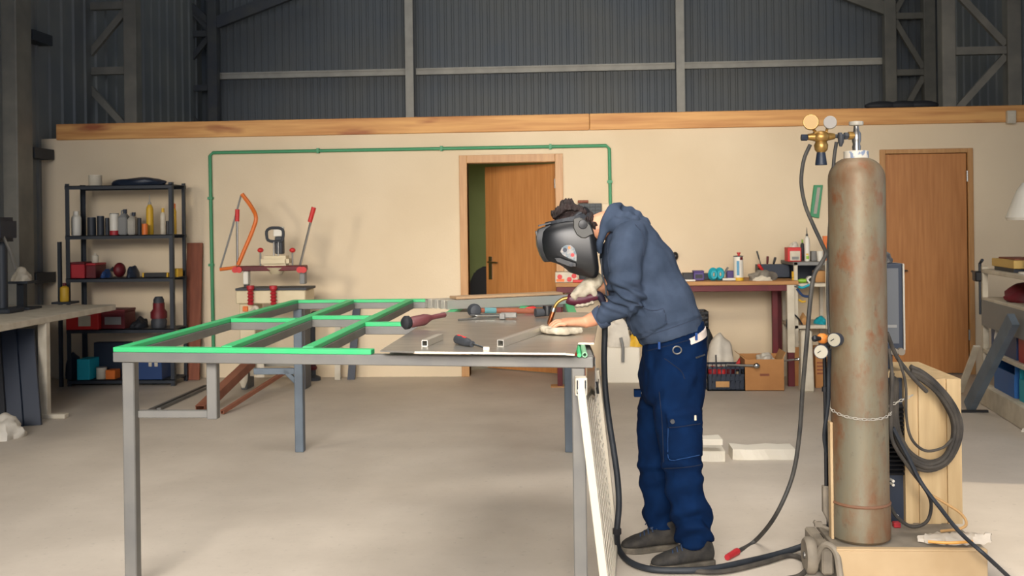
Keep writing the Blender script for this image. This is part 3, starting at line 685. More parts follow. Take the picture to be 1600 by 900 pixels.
MB().cyl((x-.02, 8.1, TZ+.04), (x-.02, 8.1, TZ+.6), .04).build('column', m_charcoal, t, smooth=True)
MB().box((x-.02, 8.06, TZ+.68), (.16, .3, .2)).build('head', m_bluedark, t, bevel=.03, seg=2)
MB().tube([(x+.05, 8, TZ+.62), (x+.13, 7.96, TZ+.5), (x+.18, 7.95, TZ+.36)], .012, 8).build('feed_lever', m_metal, t, smooth=True)
x = xat(34, 8.45, 1.0)
t = thing('tool_stand', 'dark low stand on the pale table carrying a white bundle', 'stand', (x, 8.45, TZ))
MB().mm((x-.1, 8.35, TZ), (x+.12, 8.55, TZ+.02)).build('base', m_charcoal, t); MB().mm((x-.03, 8.42, TZ+.02), (x+.03, 8.48, TZ+.22)).build('post', m_charcoal, t); MB().mm((x-.1, 8.36, TZ+.22), (x+.1, 8.54, TZ+.24)).build('tray', m_charcoal, t)
heap('white_bundle', x, 8.45, TZ+.241, .16, .14, .1, m_ragwhite, 'white cloth bundle on the dark stand of the pale table', 'cloth', 4)
# ================================================================== RED WORKBENCH AT THE BACK WALL
BZ = .93; BY0, BY1 = atZ(1000, 441, BZ).y, WY-.045
bx0, bx1 = xat(868, BY0, BZ), xat(1248, BY0, BZ)
t = thing('workbench', 'long wooden topped workbench with dark red steel legs at the back wall', 'workbench', ((bx0+bx1)/2, (BY0+BY1)/2, 0))
MB().mm((bx0, BY0, BZ-.035), (bx1, BY1, BZ)).build('bench_top', m_wood, t, bevel=.003)
xa0, xa1 = xat(870, BY0, .5), xat(878, BY0, .5); xb0, xb1 = xat(1231.5, BY0, .5), xat(1242, BY0, .5)
MB().mm((xa0, BY0+.02, BZ-.09), (xb1, BY0+.06, BZ-.035)).build('rail', m_maroon, t, bevel=.003)
MB().mm((xa0, BY1-.08, BZ-.09), (xb1, BY1-.04, BZ-.035)).build('rail', m_maroon, t, bevel=.003)
for x0_, x1_ in ((xa0, xa1), (xb0, xb1)):
    MB().mm((x0_, BY0+.02, 0), (x1_, BY0+.065, BZ-.09)).build('leg', m_maroon, t, bevel=.003)
    MB().mm((x0_, BY1-.085, 0), (x1_, BY1-.04, BZ-.09)).build('leg', m_maroon, t, bevel=.003)
xm = xat(1210, BY1-.3, .5); MB().mm((xm-.025, BY1-.35, 0), (xm+.025, BY1-.3, BZ-.09)).build('leg', m_maroon, t, bevel=.003)
MB().mm((xa0-.06, BY0-.0, 0), (xa1+.08, BY0+.12, .012)).build('foot_board', m_wood, t)
MB().mm((xb0-.002, BY0+.012, .3), (xb1+.002, BY0+.069, BZ-.03)).build('white_sleeve', m_offwhite, t)
def BN(a, b, top, base, yy=None, z=None):
    yy = yy or (BY0+.15); z = BZ+.001 if z is None else z; k = scl((a+b)/2, yy, z)
    return xat((a+b)/2, yy, z), yy, z, (b-a)*k, (base-top)*k
G = 'things on the red workbench'
# left end, beside the door and behind the mask
x, y, z, w, h = BN(868, 903, 418, 434); t = carton('paper_pack', x, y, z, w, .2, h, m_offwhite, 'pale pink printed carton on the workbench end beside the door', 'carton', G)
for i, (a, b_) in enumerate(((-.3, .55), (.12, .3), (.33, .62))):
    MB().cyl((x+w*a, y-.1, z+h*b_), (x+w*a, y-.103, z+h*b_), .022, n=16).build('print_spot', m_brightred, t)
MB().mm((x-w*.45, y-.102, z+h*.08), (x-w*.1, y-.1, z+h*.35)).build('print_patch', m_orange, t)
x, y, z, w, h = BN(895, 918, 429, 435, BY0+.05); solo(MB().box((x, y, z+h*.35), (w, .05, h*.7)), 'red_strip', m_brightred, 'flat red strip on the workbench behind the gloved hand', 'strip', G, bevel=.003)
x, y, z, w, h = BN(905, 917, 422, 434, BY1-.2); carton('dark_tin', x, y, z, w, .08, h, m_darkgrey, 'small dark tin behind the mask on the workbench', 'tin', G)
def drawers(name, px0, px1, py0, py1, depth, nx, ny, mbody, mdr, lab, side_px=None):
    Y = WY-depth; a, b = atY(px0, py1, Y), atY(px1, py0, Y)
    t = thing(name, lab, 'organizer', ((a.x+b.x)/2, WY-depth/2, a.z))
    MB().mm((a.x-.006, Y+.006, a.z-.006), (b.x+.006, WY-.002, b.z+.006)).build('case', mbody, t)
    w, h = (b.x-a.x)/nx, (b.z-a.z)/ny
    for i in range(nx):
        for j in range(ny):
            c = V((a.x+(i+.5)*w, Y, a.z+(j+.5)*h))
            d = MB().box(c+V((0, .004, 0)), (w*.88, .012, h*.8)).build('drawer', mdr, t, bevel=.002)
            MB().box(c+V((0, -.006, -h*.18)), (w*.3, .01, h*.12)).build('drawer_pull', mbody, d)
    return t
m_drawgrey = mat('drawer_smoke', '#454d50', .6)
m_drawbeige = mat('drawer_beige', '#d2bf9d', .5)
m_caseb = mat('organizer_black', '#22262a', .5)
t1 = drawers('drawer_organizer', 904.5, 939, 318.5, 345, .16, 4, 5, m_caseb, m_drawgrey, 'dark small parts organizer on the wall beside the green conduit')
a = atY(939.5, 345, WY-.16); b = atY(939.5, 318, WY-.16)
solo(MB().mm((a.x+.008, WY-.14, a.z), (a.x+.075, WY-.002, b.z)), 'beige_box', m_drawbeige, 'plain beige box beside the dark organizer on the wall', 'box', bevel=.003)
c0 = atY(911, 317, WY-.08); carton('small_carton', c0.x, WY-.08, b.z+.01, .1, .08, .025, m_brownboard, 'small reddish carton on top of the dark organizer', 'carton')
drawers('drawer_organizer', 926, 944, 388, 432, .16, 1, 7, m_drawbeige, m_drawbeige, 'beige drawer stack on the wall behind the mask')
# right part of the bench
x, y, z, w, h = BN(1066, 1083, 422, 433, BY0+.3); carton('black_case', x, y, z, w, .12, h, m_black, 'small black case beside the hooded back on the workbench', 'case', G)
x, y, z, w, h = BN(1067, 1086, 431, 434.5, BY0+.06); solo(MB().box((x, y, z+h*.4), (w, .05, h*.8)), 'white_strip', m_white, 'flat white strip at the workbench front edge by the hooded back', 'strip', G, bevel=.003)
x, y, z, w, h = BN(1083, 1099, 418, 433, BY0+.22); carton('purple_box', x, y, z, w, .12, h, m_purple, 'purple box on a dark lower half, left of the teal cord', 'box', G, lid=m_purple, strip=m_black)
x, y, z, w, h = BN(1098, 1108, 423, 433, BY0+.3); carton('dark_green_box', x, y, z, w, .1, h, m_charcoal, 'dark box between the purple box and the teal cord', 'box', G)
x, y, z, w, h = BN(1108, 1132, 414, 433, BY0+.15)
t = thing('cord_roll', 'coiled bundle of bright teal cord on the workbench', 'cord', (x, y, z), G)
mb = MB()
for s in (-1, 1):
    for k in range(5):
        rr = (h/2)*(.62+.09*k); mb.tube([(x+s*w*.22+rr*.62*math.cos(2*PI*i/16), y+.01*(k-2)*1.5+s*.012, z+h/2+rr*.92*math.sin(2*PI*i/16)) for i in range(17)], .013, 7)
mb.build('cord', m_teal, t, smooth=True)
x, y, z, w, h = BN(1131, 1135, 413, 433, BY0+.25); solo(MB().bar((x-.03, y, z+.02), (x+.03, y+.02, z+h*.95), .02, .012), 'grey_scraper', m_grey, 'grey scraper sticking up behind the teal cord', 'scraper', G)
x, y, z, w, h = BN(1135, 1148, 419, 433, BY0+.25); carton('purple_box', x, y, z, w, .1, h, m_purple, 'second purple box, between teal cord and tall white can', 'box', G)
x, y, z, w, h = BN(1129, 1149, 429, 434, BY0+.06); mb = MB().cyl((x-w/2, y, z+.013), (x+w/2, y, z+.013), .012); solo(mb, 'white_tube', m_white, 'small white tube lying in front of the second purple box', 'tube', G, smooth=True)
x, y, z, w, h = BN(1146.5, 1161.5, 398, 436.5, BY0+.1)
t = thing('sealant_can', 'tall white can with blue print and yellow foot on the workbench', 'can', (x, y, z), G)
MB().lathe([(w*.5, h*.12), (w*.5, h)], (x, y, z), n=20).build('body', m_white, t, smooth=True)
MB().lathe([(w*.52, 0), (w*.52, h*.13)], (x, y, z), n=20).build('yellow_base', m_yellow, t, smooth=True)
MB().lathe([(w*.51, h*.97), (w*.51, h*1.0), (w*.42, h*1.0)], (x, y, z), n=20).build('rim', m_darkgrey, t, smooth=True)
MB().lathe([(w*.12, h), (w*.12, h*1.08), (w*.2, h*1.09), (w*.2, h*1.14)], (x+w*.05, y, z), n=12).build('red_nozzle', m_brightred, t, smooth=True)
m_printblue = mat('print_blue', '#4f8fb0', .5)
def strip(cx_, cy_, cz_, r_, a0, a1, z0, z1, m, nm, par):
    mb = MB(); ps = []
    for i in range(9):
        a = a0+(a1-a0)*i/8; ps.append((cx_+r_*math.sin(a), cy_-r_*math.cos(a)))
    mb.loft([[V((px, py, cz_+z0)) for px, py in ps]+[V((px+(cx_-px)*.03, py+(cy_-py)*.03, cz_+z0)) for px, py in ps[::-1]], [V((px, py, cz_+z1)) for px, py in ps]+[V((px+(cx_-px)*.03, py+(cy_-py)*.03, cz_+z1)) for px, py in ps[::-1]]])
    return mb.build(nm, m, par)
strip(x, y, z, w*.505, -.5, .05, h*.22, h*.8, m_printblue, 'blue_print', t); strip(x, y, z, w*.505, .2, .95, h*.84, h*.96, m_maroon, 'red_print', t)
x, y, z, w, h = BN(1166, 1216, 419, 437, BY0+.14); heap('rag_pile', x, y, z, w*.85, .22, h*.85, m_cloth, 'crumpled grey rag beside the tall white can', 'rag', 11, G, .55)
x, y, z, w, h = BN(1174, 1210, 427, 437, BY0+.03); heap('pale_rag', x, y, z, w*.8, .05, h*.75, m_ragwhite, 'crumpled pale rag at the workbench front edge', 'rag', 12, G, .6)
x, y, z, w, h = BN(1183, 1232, 416, 437, BY0+.48)
t = thing('tool_tray', 'dark open tray of hand tools at the workbench end', 'tray', (x, y, z), G)
mb = MB(); hw, hd = w/2, .08
for a, b_ in (((-hw, -hd, 0), (hw, hd, .01)), ((-hw, -hd, 0), (hw, -hd+.008, h)), ((-hw, hd-.008, 0), (hw, hd, h)), ((-hw, -hd, 0), (-hw+.008, hd, h)), ((hw-.008, -hd, 0), (hw, hd, h))): mb.mm(V((x, y, z))+V(a), V((x, y, z))+V(b_))
mb.build('tray', m_bluedark, t)
def tool(name, p, q, r1, r2, mh, ms, lab, frac=.45, grp=None):
    p, q = V(p), V(q); mid = p+(q-p)*frac; t = thing(name, lab, 'tool', p, grp or 'hand tools in the dark tray')
    MB().tube([p, p+(mid-p)*.15, p+(mid-p)*.85, mid], [r1*.7, r1, r1*.85, r1*.5], 10).build('handle', mh, t, smooth=True)
    MB().tube([mid, q], r2, 6).build('shaft', ms, t, smooth=True); return t
k = scl(1200, y, z)
tool('pliers', (xat(1181, y, z+.2)-.0, y-.12, z+.13), (xat(1192, y, z), y-.095, z+.05), .016, .008, m_brightred, m_metal, 'red handled tool rising at the end of the dark tray', .7)
tool('screwdriver', (xat(1183, y, z)+.0, y+.0, z+.25), (xat(1192, y, z), y, z+.06), .008, .006, m_darkgrey, m_metal, 'thin dark tool rising highest from the dark tray')
tool('screwdriver', (xat(1200, y, z), y, z+.2), (xat(1198, y, z), y, z+.04), .012, .005, m_maroon, m_metal, 'dark red tool upright in the middle of the tray')
tool('screwdriver', (xat(1212, y, z), y, z+.19), (xat(1205, y, z), y, z+.04), .012, .005, m_black, m_metal, 'black tool leaning in the dark tray')
# cable over the wall at the back of the man
c = atY(1055, 400, WY-.06); solo(MB().ell(c, (.03, .05, .04)), 'black_ball', m_black, 'black ball on the wall just behind the hooded back', 'ball', smooth=True)

# ================================================================== WHITE SHELF UNIT BESIDE THE BENCH
UY0, UY1 = BY0+.08, WY-.05
ux0, ux1 = xat(1244, UY0, .8), xat(1306, UY0, .8)
t = thing('storage_rack', 'white steel rack with three shelves at the workbench end', 'rack', ((ux0+ux1)/2, (UY0+UY1)/2, 0))
UZ = [.53, .9, 1.09]
for x_ in (ux0, ux1):
    for y_ in (UY0, UY1-.03): MB().mm((x_-.015, y_, 0), (x_+.015, y_+.03, UZ[-1])).build('post', m_offwhite, t)
xr = xat(1292, UY0-.02, .8); MB().cyl((xr, UY0-.02, .5), (xr, UY0-.02, 1.1), .011).build('rod', m_offwhite, t, smooth=True)
for z_ in UZ: MB().mm((ux0-.02, UY0, z_-.03), (ux1+.02, UY1, z_)).build('shelf', m_offwhite if z_ < 1 else m_grey, t, bevel=.002)
MB().mm((ux0, UY1-.012, UZ[1]), (ux1, UY1-.004, UZ[2]-.03)).build('back_panel', m_bluedark, t)
G = 'goods on the white steel rack'
def UN(i, a, b, top, base, dy=.1):
    yy = UY0+dy; z = UZ[i]+.001; k = scl((a+b)/2, yy, z); return xat((a+b)/2, yy, z), yy, z, (b-a)*k, (base-top)*k
x, y, z, w, h = UN(2, 1225, 1246, 388, 410, .15); x += .02
t = carton('red_box', x, y, z, w, .14, h, m_brightred, 'red and white carton on the top of the white rack', 'carton', G); MB().mm((x-w*.33, y-.075, z+.01), (x+w*.4, y-.07, z+h*.75)).build('white_face', m_offwhite, t); MB().mm((x-w*.2, y-.077, z+h*.15), (x+w*.3, y-.075, z+h*.35)).build('grey_print', m_grey, t)
x, y, z, w, h = UN(2, 1233, 1243, 380, 388, .2); z += .125; heap('plastic_wrap', x+.02, y, z, .08, .08, .045, m_bag, 'clear wrap on top of the red and white carton', 'wrap', 5, G)
x, y, z, w, h = UN(2, 1257, 1265.5, 355, 408, .12); t = bottle('sealant_cartridge', x, y, z, w/2, h, m_white, m_darkgrey, 'white sealant cartridge with a long dark nozzle on the white rack', 'cartridge', G, .35, nozzle=1)
strip(x, y, z, w*.505, -.6, .5, .02, .05, m_lime, 'green_print', t); strip(x, y, z, w*.505, -.6, .3, .055, .07, m_yellow, 'yellow_print', t)
x, y, z, w, h = UN(2, 1251, 1257, 375, 408, .3); bottle('tube_bottle', x, y, z, w/2, h, m_darkgrey, m_lime, 'dark slim bottle behind the sealant cartridge', 'bottle', G)
x, y, z, w, h = UN(2, 1266, 1276, 393, 408, .25); carton('grey_box', x, y, z, w, .1, h, m_grey, 'small grey box between cartridge and white cup', 'box', G)
x, y, z, w, h = UN(2, 1276, 1287, 393, 409, .1); solo(MB().lathe([(w*.38, 0), (w*.5, h), (w*.44, h), (w*.33, .006)], (x, y, z), n=20), 'white_cup', m_white, 'white paper cup on the top of the rack', 'cup', G, smooth=True)
x, y, z, w, h = UN(2, 1287, 1294, 368, 408, .14)
t = thing('spray_bottle', 'orange spray bottle at the rack end beside the gas cylinder', 'bottle', (x, y, z), G)
MB().lathe([(w*.5, 0), (w*.5, h*.4), (w*.25, h*.58)], (x, y, z), n=16).build('body', m_orange, t, smooth=True); MB().mm((x-w*.6, y-.015, z+h*.72), (x+w*.35, y+.015, z+h*.98)).cyl((x, y, z+h*.55), (x, y, z+h*.75), .012).tube([(x-w*.3, y, z+h*.75), (x-w*.55, y, z+h*.5)], .006).build('trigger_head', m_orange, t)
for zz, l in ((.0, 'lower yellow marker at the rack front edge'), (.055, 'upper yellow marker at the rack front edge')):
    x, y, z, w, h = UN(1, 1233, 1240, 425, 441, -.0); solo(MB().cyl((x+.03, y+.03, z+zz), (x+.03, y+.03, z+zz+.05), .02), 'marker_pen', m_yellow, l, 'marker', G, smooth=True)
x, y, z, w, h = UN(1, 1246, 1259, 432, 442, .06); solo(MB().tube([(x-w/2, y, z+.02), (x-w*.1, y, z+.02), (x+w/2, y, z+.02)], [.008, .02, .018], 10), 'lime_tube', m_lime, 'lime green tube lying on the middle shelf of the rack', 'tube', G, smooth=True)
x, y, z, w, h = UN(1, 1259, 1270, 430, 442, .07)
r = w/2; mb = MB().lathe([(r*.5, 0), (r, 0), (r, .05), (r*.5, .05), (r*.5, 0)], (x, y, z+r), axis=(0, -1, 0), n=24); solo(mb, 'tape_roll', m_white, 'roll of white tape standing on the middle shelf of the rack', 'tape', G, smooth=True)
x, y, z, w, h = UN(1, 1271, 1289, 424, 442, .2); carton('brown_box', x, y, z, w*.9, .12, h, m_cardlight, 'small brown box beside the tape roll on the rack', 'box', G)
tt = thing('pliers', 'teal handled pliers hanging below the middle rack shelf', 'pliers', (xat(1252, UY0, .8), UY0-.02, .78), G)
p = V((xat(1247, UY0-.02, .85), UY0-.02, .875))
MB().tube([p, p+V((.04, 0, -.01)), p+V((.1, 0, .015))], .011, 8, 3).build('handle', m_teal, tt, smooth=True); MB().tube([p+V((-.01, 0, -.02)), p+V((.04, 0, -.08)), p+V((.1, 0, -.09))], .011, 8, 3).build('handle', m_navyblue, tt, smooth=True)
MB().tube([p, p+V((-.03, 0, .01)), p+V((-.05, 0, .02))], [.012, .012, .004], 8).build('jaw', m_metal, tt, smooth=True)
p = V((xat(1248, UY0-.02, .75), UY0-.02, .76)); solo(MB().tube([p, p+V((.03, 0, -.02)), p+V((.06, 0, -.015))], .009, 8, 3), 'yellow_hook', m_yellow, 'small yellow hook below the teal pliers', 'hook', G, smooth=True)
x, y, z, w, h = UN(0, 1246, 1258, 495, 511, .1); heap('wood_offcuts', x+.02, y, z, w, .12, h, m_cardlight, 'light brown lump on the lower rack shelf', 'offcut', 6, G, .4)
x, y, z, w, h = UN(0, 1270, 1294, 500, 512, .15); heap('teal_cloth', x, y, z, w*.8, .2, h*.9, m_teal, 'dull teal cloth on the lower rack shelf', 'cloth', 8, G, .4)
x, y, z, w, h = UN(0, 1240, 1246, 492, 512, .1); t = thing('cable_reel', 'dark cable loop at the lower rack shelf edge', 'cable', (x, UY0-.03, .45), G)
x = xat(1238, UY0-.04, .5); MB().tube([(x-.03, UY0-.04, .45), (x-.05, UY0-.05, .56), (x-.01, UY0-.05, .64), (x+.05, UY0-.04, .6), (x+.09, UY0-.02, .54)], .007, 6, 4).build('cable', m_cable, t, smooth=True)
def FL(a, b, top, base, z=0):
    k = atZ((a+b)/2, base, z); s = k.y*1.0; d = proj(k)[2]/FPX; return k.x, k.y, z, (b-a)*d, (base-top)*d
x, y, z, w, h = FL(1252, 1273, 517, 613); solo(MB().loft([[V((x+a*w/2*q_, y+.06+b_*w/2*q_, zz)) for a, b_ in ((-1, -1), (1, -1), (1, 1), (-1, 1))] for zz, q_ in ((0, 1), (h*.9, .82), (h, .8))]), 'white_foam_post', m_offwhite, 'tall pale post standing on the floor before the white rack', 'post', bevel=.01)
x, y, z, w, h = FL(1273, 1294, 545, 607); t = carton('cardboard_box', x+.05, y+.15, z, w*1.6, .25, h, m_card, 'tall cardboard box behind the pale post under the rack', 'box')
for i in range(4): MB().mm((x-.03, y+.022, h*(.62-.09*i)), (x+.06-.02*(i % 2), y+.0245, h*(.66-.09*i))).build('print', m_brownboard, t)
x, y, z, w, h = FL(1243, 1256, 545, 606); carton('cardboard_box', x+.02, y+.2, z, w*1.3, .2, h, m_card, 'brown cardboard box between the red leg and the pale post', 'box')
x = xat(1247, UY0+.15, .3); solo(MB().lathe([(.05, 0), (.05, .01), (.02, .015), (.02, .12), (.05, .125), (.05, .135)], (x+.02, UY0+.1, .365), n=18), 'wire_spool', m_galv, 'grey wire spool between the rack shelf and brown box', 'spool', smooth=True)

# ================================================================== UNDER THE BENCH
def crate(name, x0, x1, y0, y1, z0, h, m, lab, cat='crate', nv=9, group=None):
    t = thing(name, lab, cat, ((x0+x1)/2, (y0+y1)/2, z0), group); wl = .008
    MB().mm((x0, y0, z0), (x1, y1, z0+.012)).build('base', m, t)
    for (a, b) in (((x0, y0), (x1, y0+wl)), ((x0, y1-wl), (x1, y1)), ((x0, y0), (x0+wl, y1)), ((x1-wl, y0), (x1, y1))):
        mb = MB(); dx_, dy_ = b[0]-a[0], b[1]-a[1]
        for zz in (0, .36, .66, 1.0): mb.mm((a[0], a[1], z0+(h-.02)*zz), (b[0], b[1], z0+(h-.02)*zz+.02))
        n = nv if dx_ > dy_ else 5
        for i in range(n+1):
            c = V((a[0]+(dx_-wl)*i/n if dx_ > dy_ else a[0], a[1] if dx_ > dy_ else a[1]+(dy_-wl)*i/n, 0)); mb.mm((c.x, c.y, z0), (c.x+wl, c.y+wl, z0+h))
        mb.build('side', m, t)
    return t
x, y, z, w, h = FL(1106, 1164, 573, 611)
t = crate('plastic_crate', x-w/2, x+w/2, y, y+.3, 0, h, m_bluedark, 'dark plastic crate of red tools on the floor under the bench', nv=8)
MB().mm((x-w*.28, y-.004, h*.16), (x+w*.08, y, h*.4)).build('paper_label', m_cardlight, t)
MB().mm((x-w*.48, y+.012, .02), (x+w*.48, y+.02, h*.62)).build('liner', m_bluedark, t)
for i, (a, b_, m_, l) in enumerate(((-.3, .12, m_red, 'dark red lump, first in the floor crate'), (-.08, .1, m_brightred, 'red lump in the middle of the floor crate'), (.15, .12, m_maroon, 'maroon lump beside the lever in the floor crate'))):
    solo(MB().ell((x+w*a, y+b_, h*.72), (.05, .06, .05)), 'crate_tool', m_, l, 'tool', 'red tools in the floor crate', smooth=True)
solo(MB().prism([(x+w*.2, y+.1, h*.75), (x+w*.45, y+.1, h*.85), (x+w*.42, y+.1, h*1.3)], (0, .03, 0)), 'red_wedge', m_brightred, 'red wedge sticking out of the floor crate corner', 'wedge', bevel=.004)
solo(MB().bar((x-w*.2, y+.14, h*.7), (x-w*.21, y+.14, h*1.4), .012, .012), 'dark_pin', m_black, 'dark pin sticking up from the floor crate', 'pin')
t = thing('ratchet_bar', 'long steel bar with a bright end lying across the crate and box', 'bar', (x, y-.02, h))
MB().tube([(x+w*.05, y+.05, h*1.04), (x+w*.75, y-.04, h*1.06)], .012, 8).build('bar', m_metal, t, smooth=True); MB().ell((x+w*.79, y-.045, h*1.06), (.03, .02, .024)).build('socket', m_chrome, t, smooth=True)
x, y, z, w, h = FL(1165, 1225, 560, 611)
t = thing('cardboard_box', 'open cardboard box standing on the floor under the bench', 'box', (x, y+.15, 0))
mb = MB().mm((x-w/2, y, 0), (x+w/2, y+.006, h*.97)).mm((x-w/2, y+.29, 0), (x+w/2, y+.296, h*1.02)).mm((x-w/2, y+.006, 0), (x-w/2+.006, y+.29, h)).mm((x+w/2-.006, y+.006, 0), (x+w/2, y+.29, h)).mm((x-w/2, y, 0), (x+w/2, y+.296, .006)); mb.build('body', m_card, t)
MB().box((x-w*.52, y+.15, h*1.0), (.1, .28, .005), Matrix.Rotation(.7, 3, 'Y')).build('flap', m_cardlight, t); MB().box((x+w*.5, y+.15, h*1.03), (.09, .28, .005), Matrix.Rotation(-1.1, 3, 'Y')).build('flap', m_cardlight, t)
MB().mm((x-.04, y-.0015, h*.46), (x+.04, y, h*.53)).build('print', m_brownboard, t)
heap('clear_plastic', x+.03, y+.15, h*.8, w*.5, .2, h*.28, m_bag, 'clear plastic wrap filling the open cardboard box', 'wrap', 5)
x = xat(1248, y-.02, h); tool('socket_bar', (xat(1250, y-.03, h), y-.03, h*.99), (xat(1212, y+.05, h), y+.05, h*.87), .014, .008, m_chrome, m_metal, 'steel ratchet bar poking from the cardboard box past the red leg', .25, 'ratchet bars under the bench')
x, y, z, w, h = FL(1104, 1166, 528, 604); heap('white_sack', x, BY1-.27, 0, w*.8, .3, h*.92, m_bag, 'big white crumpled sack behind the floor crate', 'sack', 14, None, .28)
solo(MB().box((xat(1099, BY0+.2, .15), BY0+.2, .09), (.06, .2, .18)), 'orange_case', m_orange, 'orange case between the trousers and the floor crate', 'case', bevel=.01)
# crate hanging under bench beside the man and the cable below it
def HB(a, b, top, base, Y): p, q_ = atY(a, base, Y), atY(b, top, Y); return p.x, q_.x, p.z, q_.z
x0, x1, z0, z1 = HB(1084, 1107, 487, 513, BY1-.3)
crate('wall_crate', x0, x1, BY1-.3, BY1-.02, z0, z1-z0, m_black, 'small black crate hung below the bench behind the hooded back', nv=4)
heap('black_glove', xat(1103, BY1-.2, z0), BY1-.2, z0-.22, .14, .1, .2, m_blackrub, 'black cloth hanging below the small black crate', 'cloth', 3, None, .3)
x0, x1, z0, z1 = HB(942, 1003, 484, 532, BY1-.34)
crate('plastic_crate', x0, x1, BY1-.34, BY1-.02, z0, z1-z0, m_black, 'black plastic crate stacked on white foam boxes behind the belly', nv=8)
x0, x1, zf, z1 = HB(944, 1000, 558, 610, BY1-.42); solo(MB().mm((x0, BY1-.42, 0), (x1, BY1-.02, z0-.02 if False else .33)), 'foam_box', m_styro, 'white foam box on the floor behind the trousers', 'box', bevel=.01)
xm_ = (x0+x1)/2; solo(MB().mm((x0+.01, BY1-.3, .331), (x1-.01, BY1-.02, z0-.002)), 'foam_lid_box', m_styro, 'white foam box carrying the black crate', 'box', bevel=.01)
x, yv = xat(966, BY1-.46, .45), BY1-.38; heap('white_bag', x, yv, .331, .24, .1, .27, m_bag, 'white plastic bag bulging in front of the black crate', 'bag', 21, None, .45)
x = xat(994, BY1-.42, .4); heap('yellow_bag', x, BY1-.38, .331, .13, .1, .13, m_yellow, 'yellow crumpled bag beside the white plastic bag', 'bag', 22, None, .4)
solo(MB().tube([(xat(970, BY1-.46, .4), BY1-.45, .42), (xat(973, BY1-.46, .4), BY1-.46, .33), (xat(973, BY1-.46, .3), BY1-.455, .2)], .014, 8, 3), 'grey_strap', m_grey, 'grey strap hanging before the white foam box', 'strap', smooth=True)
# under the bench at the door end
x, y, z, w, h = FL(881, 891, 545, 606); solo(MB().cyl((x, y+.25, 0), (x, y+.25, .55), .05), 'grey_canister', m_grey, 'grey canister under the workbench end by the door', 'canister', smooth=True)
x, y, z, w, h = FL(893, 899, 560, 606); solo(MB().cyl((x+.06, y+.15, 0), (x+.06, y+.15, .4), .05), 'red_canister', m_brightred, 'red canister under the workbench beside the grey one', 'canister', smooth=True)

# foam slabs on the floor
def slab(px0, px1, pyt, pyb, dep, z0, lab, sk=0):
    a = atZ(px0, pyb, z0); b = atZ(px1, pyb, z0); h = (pyb-pyt)*proj(a)[2]/FPX*.62
    mb = MB(); bm = mb.bm; n = 10; rings = []
    u = (b-a); v_ = V((-u.y, u.x, 0)).normalized()*dep
    for i in range(n+1):
        c = a+u*i/n; j = .012*nz(c*9, 1)
        rings.append([c+v_*0+V((0, j, z0-a.z+.001)), c+v_+V((sk, j, z0-a.z+.001)), c+v_+V((sk, j, h+j)), c+V((0, -j, h+j*.6))])
    mb.loft(rings); return solo(mb, 'foam_slab', m_styro, lab, 'foam slab', 'white foam slabs on the floor')
s1 = slab(1094, 1133, 695, 722, .22, 0, 'short thick white foam slab on the floor behind the trousers, lower of two')
a = atZ(1093, 697, .11); b = atZ(1130, 697, .11)
solo(MB().prism([(a.x, a.y+.03, .11), (b.x, b.y+.02, .112), (b.x-.01, b.y+.14, .115), (a.x, a.y+.13, .11)], (0, 0, .035)), 'foam_slab', m_styro, 'small thin white foam slab lying on the short thick one', 'foam slab', 'white foam slabs on the floor')
slab(1145, 1243, 692, 719, .16, 0, 'long white foam slab lying on the open floor')

# ================================================================== RIGHT-HAND RACK AND WHITE LAMP
RA = math.radians(-96.5)      # the rack stands askew to the wall
ro = atZ(1541, 632, 0); ro = V((ro.x, ro.y, 0))
ru = V((math.cos(RA), math.sin(RA), 0)); rv = V((-ru.y, ru.x, 0))
RM = Matrix((ru, rv, V((0, 0, 1)))).transposed()
def rk(u, v_, z): return ro+ru*u+rv*v_+V((0, 0, z))
t = thing('steel_rack', 'pale steel rack with blue bins standing askew beside the closed door', 'rack', rk(.5, .2, 0))
RL, RD = 1.35, .42
for u in (0, RL):
    for v_ in (0, RD): MB().box(rk(u, v_, .54), (.04, .04, 1.08), RM).build('post', m_offwhite, t)
RZs = [.16, .44, .84, 1.06]
for z in RZs: MB().box(rk(RL/2, RD/2, z-.015), (RL+.04, RD+.04, .03), RM).build('shelf', m_offwhite, t, bevel=.003)
MB().box(rk(RL/2, RD, .5), (RL, .01, .9), RM).build('back_sheet', m_grey, t)
MB().box(rk(RL/2, -.02, .72), (RL, .012, .2), RM).build('front_panel', m_grey, t)
MB().box(rk(RL/2, -.02, .08), (RL+.05, .03, .15), RM).build('plinth', m_offwhite, t)
def bin_(u, z, w, d, h, m, lab):
    tt = thing('storage_bin', lab, 'bin', rk(u, .17, z), 'bins on the askew steel rack'); mb = MB()
    for c, s in (((0, 0, .005), (w, d, .01)), ((0, -d/2, h*.35), (w, .01, h*.7)), ((0, d/2, h/2), (w, .01, h)), ((-w/2, 0, h/2), (.01, d, h)), ((w/2, 0, h/2), (.01, d, h))):
        mb.box(rk(u, .17, z)+RM @ V(c), s, RM)
    mb.build('body', m, tt); return tt
bin_(.42, .441, .62, .3, .3, m_navyblue, 'wide blue bin with white and yellow bags on the middle rack shelf'); bin_(.93, .441, .3, .3, .27, m_red, 'dark red bin beside the wide blue bin on the rack')
bin_(.42, .161, .5, .3, .24, m_blue, 'blue bin on the lowest shelf of the askew rack'); bin_(.9, .161, .3, .28, .22, m_teal, 'teal bin on the lowest shelf behind the leaning grey bar')
p = rk(.25, .1, .6); heap('white_bag', p.x, p.y, p.z-.13, .2, .18, .25, m_bag, 'white bag in the wide blue bin', 'bag', 31); p = rk(.58, .1, .6); heap('yellow_bag', p.x, p.y, p.z-.13, .14, .16, .26, m_yellow, 'yellow bag in the wide blue bin', 'bag', 32)
